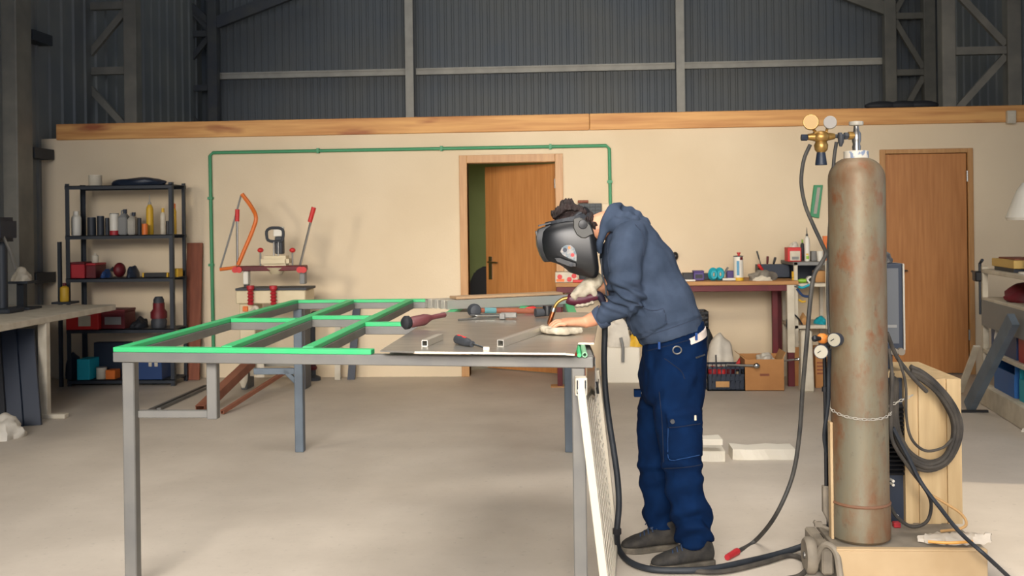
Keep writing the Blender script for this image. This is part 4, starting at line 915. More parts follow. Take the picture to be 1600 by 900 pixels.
p = rk(.5, .2, .841); heap('red_coat', p.x, p.y, p.z, .4, .3, .13, m_maroon, 'dark red heap on the upper rack shelf', 'cloth', 33); p = rk(.82, .2, .841); heap('black_bag', p.x, p.y, p.z, .22, .25, .14, m_black, 'black bag at the rack end on the upper shelf', 'bag', 34)
p = rk(.4, .13, 1.06); t = thing('yellow_carton', 'long yellow carton on top of the askew steel rack', 'carton', p); MB().box(p+V((0, 0, .06)), (.55, .22, .06), RM).build('body', m_yellowbox, t, bevel=.004); MB().box(p+V((0, 0, .095)), (.4, .16, .012), RM).build('lid', m_brownboard, t); MB().box(p+V((0, 0, .016)), (.48, .2, .03), RM).build('base', m_charcoal, t)
p = rk(-.06, .0, 1.0); t = thing('bench_clamp', 'dark clamp fixed to the rack corner nearest the door', 'clamp', rk(-.04, 0, .8)); MB().tube([rk(-.05, -.02, .7), rk(-.05, -.02, 1.1), rk(.02, -.02, 1.13)], .012, 8).build('bar', m_charcoal, t, smooth=True); MB().box(rk(-.06, -.03, 1.0), (.1, .07, .08), RM).build('jaw', m_black, t, bevel=.01); MB().tube([rk(-.06, -.03, 1.0), rk(-.24, -.03, 1.03)], .01, 8).build('screw', m_black, t, smooth=True)
p = rk(.82, .08, 1.06)
t = thing('desk_lamp', 'white cone shaped lamp on a white pole above the steel rack', 'lamp', p)
lx = atD(1594, 395, 8.5)
MB().cyl(rk(.82, .08, 1.0605), rk(.82, .08, 1.075), .07).build('base', m_white, t, smooth=True); MB().cyl(rk(.82, .08, 1.07), rk(.82, .08, 1.48), .018).build('pole', m_offwhite, t, smooth=True)
MB().lathe([(.14, 0), (.15, .02), (.08, .2), (.04, .26), (.0, .27)], rk(.82, .08, 1.44), n=24).build('lamp_shade', m_white, t, smooth=True)
a = rk(.3, -.2, .03); b = rk(1.0, -.08, .76); solo(MB().bar(a, b, .05, .1), 'grey_post', m_bluegrey, 'thick grey steel bar leaning in front of the rack', 'bar')
a = atZ(1500, 612, .03); b = rk(-.05, -.05, .45); solo(MB().bar(a, b, .05, .02), 'pale_bar', m_offwhite, 'pale bar leaning between the closed door and the rack', 'bar')
p = atZ(1522, 644, 0.002); solo(MB().box(p+V((0, 0, .008)), (.2, .03, .016)), 'floor_scrap', m_black, 'small dark strip lying on the floor before the rack', 'strip')
p = atZ(1600, 655, 0.0); heap('white_sack', p.x-.09, p.y-.45, 0, .2, .2, .14, m_bag, 'white sack on the floor at the photo right edge', 'sack', 41)
# ================================================================== STEEL FRAME ON LEGS (the thing being welded)
FZ = .985; TS, BH, BW = .02, .04, .05
def fz(px, py, z=FZ): return atZ(px, py, z)
NL, NR, FL_, FR = fz(190, 541.5), fz(917, 548.5), fz(462, 468.5), fz(886, 465)
t = thing('welding_table', 'big open grey steel table topped with green strips, being welded', 'table', ((NL.x+FR.x)/2, (NL.y+FR.y)/2, 0))
FRAME = t
def rail(a, b, w=BW, name='rail', z=FZ, green=True, ga=0, gb=1):
    a, b = V(a), V(b); dz = V((0, 0, z-FZ))
    s = MB().bar(a+V((0, 0, -TS-BH/2))+dz, b+V((0, 0, -TS-BH/2))+dz, w, BH).build(name, m_greyframe, t, bevel=.003)
    if green:
        p, q = a+(b-a)*ga, a+(b-a)*gb
        MB().bar(p+V((0, 0, -TS/2))+dz, q+V((0, 0, -TS/2))+dz, w*.9, TS-.0005).build('green_strip', m_tape, s, bevel=.002)
    return s
d_ = (NR-NL).normalized()*.025; rail(NL-d_, NR+d_, gb=.56)
dl = (FL_-NL).normalized(); rail(NL+dl*.026, FL_-dl*.026); dr = (FR-NR).normalized(); rail(NR+dr*.026, FR-dr*.026, ga=.2)
df = (FR-FL_).normalized()*.025; rail(FL_-df, FR+df)
cross = []
for p, q in (((350, 542), (549, 468.3)), ((478, 543), (641, 467.4)), ((616, 544), (735, 466.6)), ((765, 545), (829, 466))):
    a, b = fz(*p), fz(*q); u = (b-a).normalized(); cross.append((a+u*.03, b-u*.03)); rail(a+u*.03, b-u*.03)
def onY(seg, py):
    a, b = seg; lo, hi = 0, 1
    for _ in range(30):
        m_ = (lo+hi)/2
        if proj(a+(b-a)*m_)[1] > py: lo = m_
        else: hi = m_
    return a+(b-a)*lo
segs = [(NL, FL_)]+cross+[(NR, FR)]
for i, py in ((0, 497), (1, 493), (2, 503), (3, 492), (4, 500)):
    a, b = onY(segs[i], py), onY(segs[i+1], py); u = (b-a).normalized(); rail(a+u*.026, b-u*.026)
LZ = FZ-TS-BH
def leg(p, w, m, d=None):
    MB().mm((p.x-w/2, p.y-w/2, 0), (p.x+w/2, p.y+w/2, LZ)).build('leg', m, t, bevel=.004)
pn = atY(205.5, 700, NL.y+.01); leg(V((pn.x, NL.y+.01, 0)), .05, m_greyframe)
pf = atY(468.5, 640, FL_.y-.01); leg(V((pf.x, FL_.y-.01, 0)), .056, m_bluegrey)
pr = atY(905, 700, NR.y+.012); leg(V((pr.x, NR.y+.012, 0)), .05, m_greyframe)
leg(V((FR.x, FR.y, 0)), .05, m_bluegrey)
# hanging bracket beside the near leg, and its twin at the far leg
yb = NL.y+.01; hx = atY(333, 600, yb+.02).x; zb = atY(280, 648, yb).z
MB().mm((hx-.021, yb-.0, zb-.02), (hx+.021, yb+.04, LZ)).mm((pn.x+.024, yb+.005, zb-.015), (hx+.02, yb+.035, zb+.015)).build('side_bracket', m_greyframe, t, bevel=.003)
yb = FL_.y-.01; zb = atY(430, 580, yb).z; hx = atY(397, 575, yb).x
MB().mm((hx, yb-.015, zb-.02), (pf.x-.027, yb+.015, zb+.02)).bar((pf.x-.1, yb, zb+.01), (pf.x-.02, yb, zb-.07), .03).build('side_bracket', m_bluegrey, t, bevel=.003)

# ------------------------------------------------------------------ sheet metal on the frame
SZ0 = FZ+.001; ST = .006; SZT = SZ0+ST
pts = [fz(594, 547.5, SZT), fz(648, 549.2, SZT), fz(884, 551.5, SZT), fz(898, 552.5, SZT), fz(903.5, 535.5, SZT), fz(928, 535.5, SZT), fz(938, 488, SZT), fz(690, 487.5, SZT)]
sh = thing('metal_sheet', 'shiny metal sheet lying on the green topped frame', 'sheet', (sum(p.x for p in pts)/8, sum(p.y for p in pts)/8, SZ0))
MB().prism([V((p.x, p.y, SZ0)) for p in pts], (0, 0, ST)).build('sheet', m_sheet, sh)
def strip_e(a, b, o=.002):
    d = (b-a).normalized(); n_ = V((d.y, -d.x, 0))*o
    return MB().prism([V((a.x, a.y, SZ0-.001)), V((b.x, b.y, SZ0-.001)), V((b.x, b.y, SZ0-.001))+n_, V((a.x, a.y, SZ0-.001))+n_], (0, 0, ST+.0005))
strip_e(pts[1], pts[2]).build('bright_edge', m_edge, sh); strip_e(pts[4], pts[5]).build('bright_edge', m_edge, sh)
strip_e(pts[2]+V((0, -.006, -.006)), pts[3]+V((0, -.006, -.006))).build('bright_edge', m_edge, sh)
TOP = SZT+.0008
# small tubes in the notch
for px, m, r, l in ((905, m_tape, .0085, 'bright green round rod end under the sheet corner'), (913.5, m_greenpipe, .0100, 'pale green hollow tube end beside the bright green rod')):
    p = fz(px, 541.5, FZ-.0); y0 = NR.y-.035; x = atY(px, 541.5, y0).x; zc = FZ-TS+r+.0005
    tt = MB()
    if r > .009: tt.lathe([(r*.6, .3), (r*.6, 0), (r, 0), (r, .3)], (x, y0, zc), axis=(-.02, 1, 0), n=16)
    else: tt.lathe([(r*.9, -.002), (r, 0), (r, .3)], (x, y0, zc), axis=(-.02, 1, 0), n=16)
    solo(tt, 'plastic_tube', mat('pale_green', '#7fb38c', .5) if r > .009 else m, l, 'tube', 'green tubes at the frame corner', smooth=True)

# ------------------------------------------------------------------ things lying on the sheet
# box section being welded
a = fz(782, 542, TOP); b = fz(853, 517, TOP); w = .027
u = (b-a).normalized()
solo(hollow(a+V((0, 0, w/2)), b+u*.02+V((0, 0, w/2)), w, .0035), 'box_section', m_alu_raw, 'long square aluminium tube with open end, held under the hand', 'tube', 'square aluminium tubes on the sheet')
a = fz(663.5, 541.5, TOP); b = fz(688, 531, TOP)
solo(hollow(a+V((0, 0, .0125)), b+V((0, 0, .0125)), .0245, .003), 'box_section', m_alu_raw, 'short square tube offcut near the sheet front edge', 'tube', 'square aluminium tubes on the sheet')
p = fz(760, 547, TOP); solo(MB().box(p+V((0, 0, .006)), (.022, .014, .012)), 'metal_chip', m_edge, 'tiny pale metal block at the screwdriver tip', 'block')
# screwdriver
a = fz(713, 537, TOP)+V((0, 0, .019)); b = fz(757, 546, TOP)+V((0, 0, .006)); d = b-a
t = thing('screwdriver', 'grey handled screwdriver with red top lying on the metal sheet', 'screwdriver', a-V((0, 0, .019)))
MB().tube([a, a+d*.04, a+d*.2, a+d*.42, a+d*.5, a+d*.58], [.011, .018, .019, .016, .011, .012], 14, 2).build('handle', m_darkgrey, t, smooth=True)
MB().tube([a+d*.08+V((0, 0, .0125)), a+d*.35+V((0, 0, .011))], .008, 8).build('red_inlay', m_brightred, t, smooth=True)
MB().tube([a+d*.57, b], [.0045, .0035], 8).build('shaft', m_chrome, t, smooth=True)
# dark red tool with the black round head
a = fz(641, 514, TOP)+V((0, 0, .03)); b = fz(696, 509.5, TOP)+V((0, 0, .03)); d = b-a
t = thing('hand_brush', 'dark red handled tool with black round head on the sheet edge', 'brush', a-V((0, 0, .03)))
mb = MB(); mb.loft([[a+d*s_+V((0, 0, lift))+V((d.y, -d.x, 0)).normalized()*(wd*math.cos(2*PI*i/14))+V((0, 0, ht*math.sin(2*PI*i/14))) for i in range(14)] for s_, wd, ht, lift in ((0, .024, .022, 0), (.04, .03, .025, 0), (.4, .03, .026, .007), (.52, .02, .018, .012), (.6, .012, .012, .014), (.75, .011, .011, .018), (.98, .014, .012, .022), (1, .011, .009, .022))])
mb.build('handle', mat('brush_red', '#5f3133', .55), t, smooth=True)
MB().lathe([(.02, 0), (.03, .01), (.031, .028), (.02, .04), (.004, .042)], a+d*.01, axis=-d, n=18).build('black_head', m_blackrub, t, smooth=True)
# mallet
a = fz(741, 495, TOP)+V((0, 0, .033)); b = fz(852, 490.5, TOP)+V((0, 0, .014))
t = thing('mallet', 'rubber mallet with dark ball head and wooden handle on the sheet', 'mallet', a-V((0, 0, .033)))
hd_ = V((.35, -.9, .0)).normalized(); MB().lathe([(.012, -.036), (.027, -.032), (.033, -.012), (.034, .012), (.027, .032), (.012, .036)], a, axis=hd_, n=22).build('head', m_darkgrey, t, smooth=True)
MB().tube([a, a+(b-a)*.35, b], [.011, .013, .015], 10).build('handle', m_brownboard, t, smooth=True); MB().tube([a+(b-a)*.14, a+(b-a)*.3], 0.0155, 10).build('teal_sleeve', mat('dull_teal', '#4f7d80', .6), t, smooth=True); MB().tube([a-(b-a)*.02, a-(b-a)*.075], [.013, .012], 10).build('handle_end', m_wood, t, smooth=True)
a = fz(716, 501, TOP)+V((0, 0, .004)); b = fz(790, 496.5, TOP)+V((0, 0, .006)); solo(MB().tube([a, b], .0045, 8), 'steel_rod', m_metal, 'thin steel rod lying in front of the mallet', 'rod', smooth=True)
a = fz(779, 499, TOP); t = thing('clamp', 'small grey steel clamp beside the thin rod on the sheet', 'clamp', a)
MB().box(a+V((.05, 0, .02)), (.08, .03, .026)).build('body', m_greyframe, t, bevel=.004); MB().box(a+V((.02, -.005, .016)), (.03, .05, .03)).build('jaw', m_greyframe, t, bevel=.004); MB().tube([a+V((-.14, .01, .02)), a+V((.01, .005, .02))], .006, 8).build('spindle', m_chrome, t, smooth=True)
a = fz(802, 493.5, TOP)+V((0, .0, .016)); b = fz(836, 491.5, TOP)+V((0, .0, .02))
a += V((0, .12, 0)); b += V((0, .12, 0)); t = thing('red_screwdriver', 'red handled screwdriver lying behind the mallet', 'screwdriver', a-V((0, 0, .016))); d = b-a
MB().tube([a+d*.5, a+d*.6, a+d*.9, b], [.009, .014, .014, .008], 12).build('handle', m_brightred, t, smooth=True); MB().tube([a-d*.1, a+d*.52], .004, 8).build('shaft', m_chrome, t, smooth=True)
a = fz(846, 496, TOP); t = thing('grinder_motor', 'dark grinder body standing on the sheet near the torch', 'grinder', a)
MB().cyl(a+V((-.03, 0, .024)), a+V((.02, .02, .024)), .022, .02).build('housing', m_darkgrey, t, smooth=True); MB().lathe([(.022, 0), (.026, .01), (.024, .05)], a+V((.03, .02, .006)), n=16).build('knob', m_black, t, smooth=True)
# four square profiles on the far part
a = fz(697, 483.5, FZ+.001); b = fz(891, 474, FZ+.001); u = (b-a).normalized(); nn = V((-u.y, u.x, 0))
labs = ['nearest of the bundled aluminium profiles behind the mallet', 'second of the bundled aluminium profiles from the near side', 'third of the bundled aluminium profiles from the near side', 'farthest of the bundled aluminium profiles on the frame']
for i in range(4):
    o_ = nn*(i*.052)-u*(.02*i); solo(hollow(a+o_+V((0, 0, .0265)), b+o_+V((0, 0, .0265)), .05, .003), 'aluminium_profile', m_alu_raw, labs[i], 'profile', 'aluminium profiles on the frame')
w0 = a+nn*.05+V((0, 0, .053)); w1 = b+nn*.05+V((0, 0, .053)); solo(MB().bar(w0+u*.06+V((0, 0, .008)), w1-u*.05+V((0, 0, .008)), .11, .014), 'wood_lath', mat('pale_lath', '#a88a68', .7), 'flat wooden lath on top of the bundled aluminium profiles', 'lath', bevel=.002)

# ------------------------------------------------------------------ grille panel leaning on the frame
dA, dB = 3.70, 4.5
A1 = atD(908, 606, dA); A0 = atD(952, 948, dA+.02); A0.z = .006; B1 = atD(931, 577, dB); B0 = atZ(961, 850, .006)
t = thing('grille_panel', 'white framed aluminium grille panel leaning on the steel frame beside the man', 'panel', V((A0.x, (A0.y+B0.y)/2, 0)))
ax = (B0-A0).normalized(); up_ = (A1-A0).normalized(); nrm = ax.cross(up_).normalized()
MB().bar(A0, A1, .032, .03, up=nrm).build('frame_bar', m_whitebar, t, bevel=.002)
MB().bar(B0, B1, .036, .03, up=nrm).build('frame_bar', m_whitebar, t, bevel=.002)
MB().bar(A0+up_*.02+ax*.018, B0+up_*.02-ax*.018, .028, .03, up=nrm).build('frame_bar', m_whitebar, t, bevel=.002); MB().bar(A1-up_*.05+ax*.018, B1-up_*.05-ax*.018, .02, .02, up=nrm).build('frame_bar', m_alu_raw, t, bevel=.002)
# profile head: two-chamber end piece
hp = A1+up_*.0; mb = MB()
mb.bar(hp-FWD*.012+UP*.005, hp+FWD*.05+UP*.005, .042, .062, up=UP); mb.build('profile_end', m_whitebar, t, bevel=.002)
side_ = (A1-A0).normalized().cross(V((0, -1, 0))).normalized(); xr_ = V((1, 0, 0)); fy = V((0, -1, 0))
for s in (-1, 1):
    c = hp-FWD*.0125+UP*.004+RT*(s*.0145)
    MB().bar(c-UP*.025, c+UP*.025, .0055, .003, up=-FWD).build('slot', m_black, t)
mb = MB(); N = 20
for i in range(1, N):
    f_ = i/N; mb.bar(A0+(A1-A0)*f_*.92+up_*.03+ax*.014, B0+(B1-B0)*f_*.92+up_*.03-ax*.014, .003, .003, up=nrm)
for i in range(1, 9):
    f_ = i/9; p0 = A0+(B0-A0)*f_; p1 = A1+(B1-A1)*f_; mb.bar(p0+up_*.03+nrm*.003, p1-up_*.05+nrm*.003, .003, .003, up=nrm)
mb.build('mesh_grid', m_alu_raw, t)
pc = [atD(922, 612, 4.3), atD(931, 574, 4.3), atD(936, 604, 4.36), atD(926, 622, 4.36)]
MB().prism(pc, ax*.004).build('gusset_plate', m_whitebar, t); cpt = atD(933, 604, 4.3); MB().tube([cpt-up_*.03, cpt+up_*.02], .006, 8).build('pin', m_black, t, smooth=True)
# bright plate standing between frame corner and hose
q0 = V((NR.x+.028, NR.y-.02, 0)); q1 = V((onY((NR, FR), 520).x+.028, onY((NR, FR), 520).y, 0))
MB().prism([q0+V((0, 0, .80)), q1+V((0, 0, .72)), q1+V((0, 0, FZ-TS-.001)), q0+V((0, 0, FZ-TS-.001))], (.003, 0, 0)).build('side_plate', mat('polished_plate', '#b5b0a6', .15, metal=1), FRAME)

# ================================================================== CART, GAS CYLINDER, WELDING MACHINE
CD = 4.26; cz = .135
cc = atD(1345, 800, CD); cyx, cyy = cc.x, cc.y
ctop = atD(1342, 241, CD).z; R0 = .1145
# cart
t = thing('equipment_cart', 'beige wheeled cart carrying the gas cylinder and welder', 'cart', (cyx+.2, cyy+.3, 0))
c0 = atD(1306, 860, 4.125); c1 = atD(1538, 866, 4.125); y0 = c0.y; y1 = y0+.95; x0, x1 = c0.x, c1.x
MB().mm((x0, y0, cz-.02), (x0+.19, y0+.34, cz)).mm((x0+.19, y0, cz-.02), (x1, y1, cz)).build('platform', m_dirtysteel, t, bevel=.003)
MB().mm((x0, y0-.012, .01), (x1-.005, y0-.002, cz-.004)).build('front_plate', m_cartbeige, t, bevel=.003); MB().mm((x0, y0-.012, cz-.006), (x1-.005, y0+.02, cz+.002)).build('front_lip', m_cartbeige, t, bevel=.002)
MB().mm((x0-.05, y0+.02, .02), (x0-.002, y0+.34, cz-.01)).build('side_channel', m_dirtysteel, t, bevel=.008)
sy = cyy-.0; sx = atD(1298.5, 700, 4.26).x
MB().mm((sx-.006, sy-.02, cz), (sx+.006, sy+.02, .62)).build('upright', m_cartbeige, t, bevel=.002)
p = atD(1291, 800, 4.34); MB().prism([(p.x-.012, p.y, .33), (p.x+.02, p.y, .33), (p.x+.02, p.y, .14), (p.x+.004, p.y, .19), (p.x-.012, p.y, .22)], (0, .03, 0)).build('socket_bracket', m_dirtysteel, t, bevel=.003)
pl = atD(1290.5, 700, 4.355); pole = [V((pl.x, pl.y, .3)), V((pl.x, pl.y, .8)), V((pl.x-.001, pl.y, .9)), V((pl.x+.008, pl.y, .925)), V((pl.x+.02, pl.y+.03, .93))]
MB().tube(pole, .0085, 8, 3).build('handle_pole', m_black, t, smooth=True); MB().tube([V((pl.x, pl.y, z)) for z in (.73, .75)], .014, 8).build('pole_clip', m_black, t, smooth=True)
wv = atD(1283, 822, 4.3); mb = MB().tube([wv+V((-.03, 0, .02)), wv+V((0, 0, 0)), wv+V((.03, 0, -.012))], .008, 8, 3); mb.box(wv+V((-.012, 0, .008)), (.03, .02, .02)); mb.build('wing_nut', m_dirtysteel, t, smooth=True)
for wx, wy in ((x0-.082, y0+.1), (x0+.23, y1-.08), (x1-.03, y0+.1), (x1-.03, y1-.1)):
    if wx < x0:
        w_ = MB().lathe([(.02, -.02), (.066, -.022), (.075, -.012), (.075, .012), (.066, .022), (.02, .02)], (wx, wy, .076), axis=(1, 0, 0), n=28).build('wheel', m_dirtysteel, t, smooth=True)
        MB().cyl((wx-.026, wy, .076), (wx+.03, wy, .076), .014).build('axle', m_metal, w_, smooth=True)
    else:
        MB().lathe([(.012, -.016), (.04, -.016), (.047, -.01), (.047, .01), (.04, .016), (.012, .016)], (wx, wy, .048), axis=(1, 0, 0), n=24).build('wheel', m_dirtysteel, t, smooth=True)
MB().tube([(x0-.07, y0+.06, .05), (x0-.04, y0+.03, .14), (x0+.0, y0+.0, .12), (x0+.01, y0-.03, .02)], .014, 8, 4).build('fork', m_dirtysteel, t, smooth=True)
# cylinder
t = thing('gas_cylinder', 'tall rusty grey green gas cylinder chained on the cart', 'gas cylinder', (cyx, cyy, cz))
H_ = ctop-cz; prof = [(R0*.93, 0), (R0*1.03, .012), (R0*1.03, .135), (R0*1.0, .15)]
prof += [(R0, H_*.3), (R0, H_*.6), (R0, H_-.105)]
for i in range(1, 9):
    a = PI/2*i/8; prof.append((.028+(R0-.028)*math.cos(a), H_-.105+.09*math.sin(a)))
prof += [(.028, H_)]
MB().lathe(prof, (cyx, cyy, cz+.001), n=56).build('body', m_rust, t, smooth=True)
MB().lathe([(R0*1.03, .15), (R0*1.055, .155), (R0*1.02, .162)], (cyx, cyy, cz), n=48).build('foot_ring', mat('rust_seam', '#74513a', .7), t, smooth=True)
MB().lathe([(.05, ctop-.03), (.05, ctop+.012), (.044, ctop+.014), (.02, ctop+.014)], (cyx, cyy, 0), n=28).build('neck_collar', mat('collar_pale', '#cfc8b8', .5, c2='#7d8aa0', scale=60, lo=.55, hi=.62, stretch=(1, 1, .6)), t, smooth=True)
zt = ctop+.012
vb = MB().lathe([(.016, zt), (.018, zt+.02), (.014, zt+.03), (.019, zt+.045), (.019, zt+.075), (.012, zt+.085), (.01, zt+.105)], (cyx+.002, cyy, 0), n=16).build('valve', m_metal, t, smooth=True)
zh = atD(1338, 193, CD).z; MB().lathe([(.01, -.01), (.028, -.008), (.03, 0), (.028, .008), (.01, .01)], (cyx+.002, cyy, zh), n=20).build('hand_wheel', m_galv, vb, smooth=True)
zo = atD(1325, 212, CD).z; MB().cyl((cyx-.03, cyy, zo), (cyx-.008, cyy, zo), .017).build('outlet_nut', m_brass, vb, smooth=True)
# chain
mb = MB(); cR = R0+.008; n = 40
def chain_pt(f_):
    a = PI*1.02*f_-PI*.99; return V((cyx+cR*math.cos(a), cyy+cR*math.sin(a), 0))
zc0 = atD(1300, 636, CD).z; zc1 = atD(1342, 655, CD-.11).z
path = [chain_pt(i/30) for i in range(31)]
for i, p in enumerate(path): f_ = i/30; p.z = zc1+(zc0-zc1)*(2*f_-1)**2
path += [path[-1]+(V((.1, .05, .03)))*(i/6) for i in range(1, 8)]
def link(c, d, tw):
    u, w = frame(d); u2 = u*math.cos(tw)+w*math.sin(tw); L = .0105; r = .0052; pts = []
    for i in range(8): a = 2*PI*i/8; pts.append(c+d*(L*math.cos(a))+u2*(r*math.sin(a)))
    return pts
cum = catmull(path, 3); acc = 0; last = cum[0]; k = 0
for a_, b_ in zip(cum, cum[1:]):
    acc += (b_-a_).length
    if acc > .0158:
        acc = 0; k += 1; mb.tube(link(b_, (b_-a_).normalized(), PI/4 if k % 2 else -PI/4), .0019, 6, close=True)
solo(mb, 'chain', m_galv, 'steel chain slung round the lower part of the gas cylinder', 'chain', smooth=True)
# top regulator
t = thing('pressure_regulator', 'brass regulator with two gauges fixed to the cylinder valve', 'regulator', (cyx-.16, cyy, zo-.1))
def rd(px, py, d=CD): return atD(px, py, d)
body = MB().ell(rd(1283, 214), (.036, .03, .026)).tube([rd(1262, 214), rd(1283, 214), rd(1304, 213)], [.013, .022, .012], 12); body.prism([rd(1270, 212, CD-.01), rd(1274, 205, CD-.01), rd(1292, 205, CD-.01), rd(1300, 212, CD-.01), rd(1292, 220, CD-.01), rd(1274, 220, CD-.01)], FWD*.03)
body.build('body', m_brass, t, smooth=True)
MB().lathe([(.017, 0), (.026, .01), (.029, .03), (.022, .045), (.016, .05)], rd(1283, 238), n=20).build('bonnet', m_brass, t, smooth=True); MB().cyl(rd(1283, 239), rd(1283, 230), .017, .017).build('bonnet_neck', m_brass, t, smooth=True)
MB().lathe([(.024, 0), (.0245, .005), (.018, .052), (.012, .055)], rd(1283, 258), n=12).build('adjusting_knob', m_bluedark, t, smooth=True)
MB().cyl(rd(1252, 215), rd(1261, 215), .0135, n=8).build('port_cap', m_bluedark, t, smooth=True)
for px, py, r, mm_, nm in ((1267, 191, .0325, m_brass, 'gauge'), (1297, 191.5, .027, m_galv, 'gauge')):
    c = rd(px, py, CD-.02); ax_ = (CAM-c).normalized(); ax_.z = 0
    g = MB().lathe([(r*.9, -.018), (r, -.012), (r, .012), (r*.93, .015)], c, axis=ax_, n=28).build(nm, mm_, t, smooth=True)
    MB().lathe([(r*.9, .0), (r*.9, .0158)], c, axis=ax_, n=28).build('dial', mat('dial_yellow', '#a98648', .5) if mm_ == m_brass else mat('dial_grey', '#85807a', .5), g, smooth=True)
    MB().tube([c+V((.012 if px < 1280 else -.01, .01, -r*.9)), rd(1276 if px < 1280 else 1291, 208)], .006, 8).build('gauge_stem', m_brass, t, smooth=True)
MB().cyl(rd(1302, 213), rd(1326, 212), .008).build('inlet_pipe', m_darkgrey, t, smooth=True)
for px in (1310, 1319): MB().cyl(rd(px, 212.5), rd(px+5, 212.5), .016, n=6).build('nut', m_darkgrey, t)
MB().tube([rd(1314, 210, CD-.02), rd(1314, 222, CD-.02), rd(1313.5, 229, CD-.02)], [.013, .012, .005], 10).build('lever', m_darkgrey, t, smooth=True)
# lower regulator on a thin pipe
t = thing('flow_regulator', 'orange capped regulator with two white dials low beside the cylinder', 'regulator', V((pl.x, pl.y, cz)))
D2 = 4.2
def r2(px, py, d=D2): return atD(px, py, d)
MB().lathe([(.017, -.01), (.021, 0), (.021, .018), (.014, .03), (.006, .034)], r2(1287, 529), axis=V((-.7, -.6, .12)), n=20).build('orange_cap', mat('orange_dull', '#cc7a2e', .5), t, smooth=True)
MB().cyl(r2(1281, 529, 4.17), r2(1273, 529, 4.15), .008, .013).ell(r2(1273, 529, 4.15), .013).build('black_knob', m_black, t, smooth=True)
MB().ell(r2(1288, 540, 4.22), (.022, .03, .03)).tube([r2(1280, 538), r2(1300, 537)], .01, 8).build('body', m_black, t, smooth=True)
for px, py, r, d2 in ((1304, 531, .027, (-.75, -1, .05)), (1283, 549.5, .027, (-.35, -1, .05))):
    c = r2(px, py, 4.12); ax_ = V(d2).normalized(); ce = c-ax_*.04
    g = MB().lathe([(r*.8, -.04), (r*1.0, -.03), (r*1.06, 0), (r*1.06, .004)], c, axis=ax_, n=26).build('gauge', m_bluedark, t, smooth=True)
    f_ = MB().lathe([(r*.96, 0), (r*.96, .006)], c, axis=ax_, n=26).build('dial', m_gaugeface, g, smooth=True)
    u, w = frame(ax_); MB().bar(c+ax_*.0065+V((0, 0, .004)), c+ax_*.0065+u*.014+V((0, 0, -.006)), .003, .002, up=ax_).build('needle', m_black, g)
MB().tube([r2(1296, 545, 4.24), r2(1295, 580, 4.28), r2(1294, 630, 4.3), r2(1288, 680, 4.33), r2(1293, 720, 4.36), V((pl.x+.012, pl.y+.02, cz+.15)), V((pl.x+.014, pl.y+.03, cz+.001))], .0085, 8, 5).build('pipe', m_cable, t, smooth=True)

# welding machine
WD = 4.45; w0 = atD(1384, 700, WD); w1 = atD(1500, 700, WD); zt = atD(1450, 592, WD).z; gx = atD(1413.5, 700, WD).x; wy = w0.y
t = thing('welding_machine', 'beige sided welding machine with dark louvred front on the cart', 'welder', ((w0.x+w1.x)/2, wy+.25, cz))
MB().mm((w0.x, wy+.03, cz+.001), (gx, wy+.55, zt)).build('front_grille', m_bluedark, t)
mb = MB(); n = 16; z0_ = cz+.22
for i in range(n): zz = z0_+(zt-.1-z0_)*i/n; mb.box((gx-.05, wy+.024, zz), (.1, .03, .007), Matrix.Rotation(.5, 3, 'X'))
mb.build('louvres', m_black, t)
pts = []; nx = 8
for i in range(nx):
    xa = gx+(w1.x-gx)*i/nx; xb = gx+(w1.x-gx)*(i+1)/nx; dd = .012 if i in (1, 5) else 0; pts += [(xa, wy+dd), (xb, wy+dd)]
MB().prism([(a, b, cz+.001) for a, b in pts]+[(w1.x, wy+.55, cz+.001), (gx, wy+.55, cz+.001)], (0, 0, zt-cz)).build('side_panel', m_panelbeige, t)
MB().mm((w0.x+.01, wy+.05, zt), (gx+.01, wy+.3, zt+.03)).build('shelf_bracket', m_panelbeige, t)
for i, (px, py) in enumerate(((1396, 752), (1396, 758), (1402, 806))): c = atD(px, py, WD-.005); MB().cyl(c+FWD*.04, c, .006).build('pilot_light', m_white, t, smooth=True)
# wire feeder on top
f0 = atD(1380, 520, 4.5); f1 = atD(1411, 520, 4.5); za = atD(1400, 547, 4.5).z; zb_ = atD(1400, 412, 4.5).z
t = thing('wire_feeder', 'dark box with grey front panel standing behind the gas cylinder', 'wire feeder', ((f0.x+f1.x)/2, f0.y+.15, zt+.031))
MB().mm((f0.x-.1, f0.y, za+.0), (f1.x, f0.y+.35, zb_)).build('case', m_bluedark, t, bevel=.005)
MB().mm((f0.x-.09, f0.y-.004, za+.03), (f1.x-.02, f0.y+.01, zb_-.02)).build('front_panel', m_screen, t); MB().mm((f1.x-.001, f0.y-.006, za), (f1.x+.006, f0.y+.34, zb_)).build('pale_rim', m_galv, t)
MB().mm((f0.x-.09, f0.y-.008, za+.1), (f1.x-.03, f0.y+.01, za+.112)).build('seam', m_grey, t)
MB().mm((f0.x-.08, f0.y+.06, zt+.0305), (f1.x-.03, f0.y+.3, za)).build('mount', m_bluedark, t)
c = V((f1.x-.045, f0.y-.02, za-.005)); MB().cyl(c+V((0, .03, 0)), c-V((0, .0, 0)), .016).cyl(c+V((.03, .03, 0)), c+V((.03, 0, 0)), .016).build('terminal', m_dirtysteel, t, smooth=True)
heap('cloth_bundle', f1.x-.07, f0.y+.12, zb_+.001, .11, .16, .055, mat('bundle_grey', '#8a857b', .9, c2='#2b2d33', scale=12), 'grey and black cloth bundle on top of the dark box', 'cloth', 51)
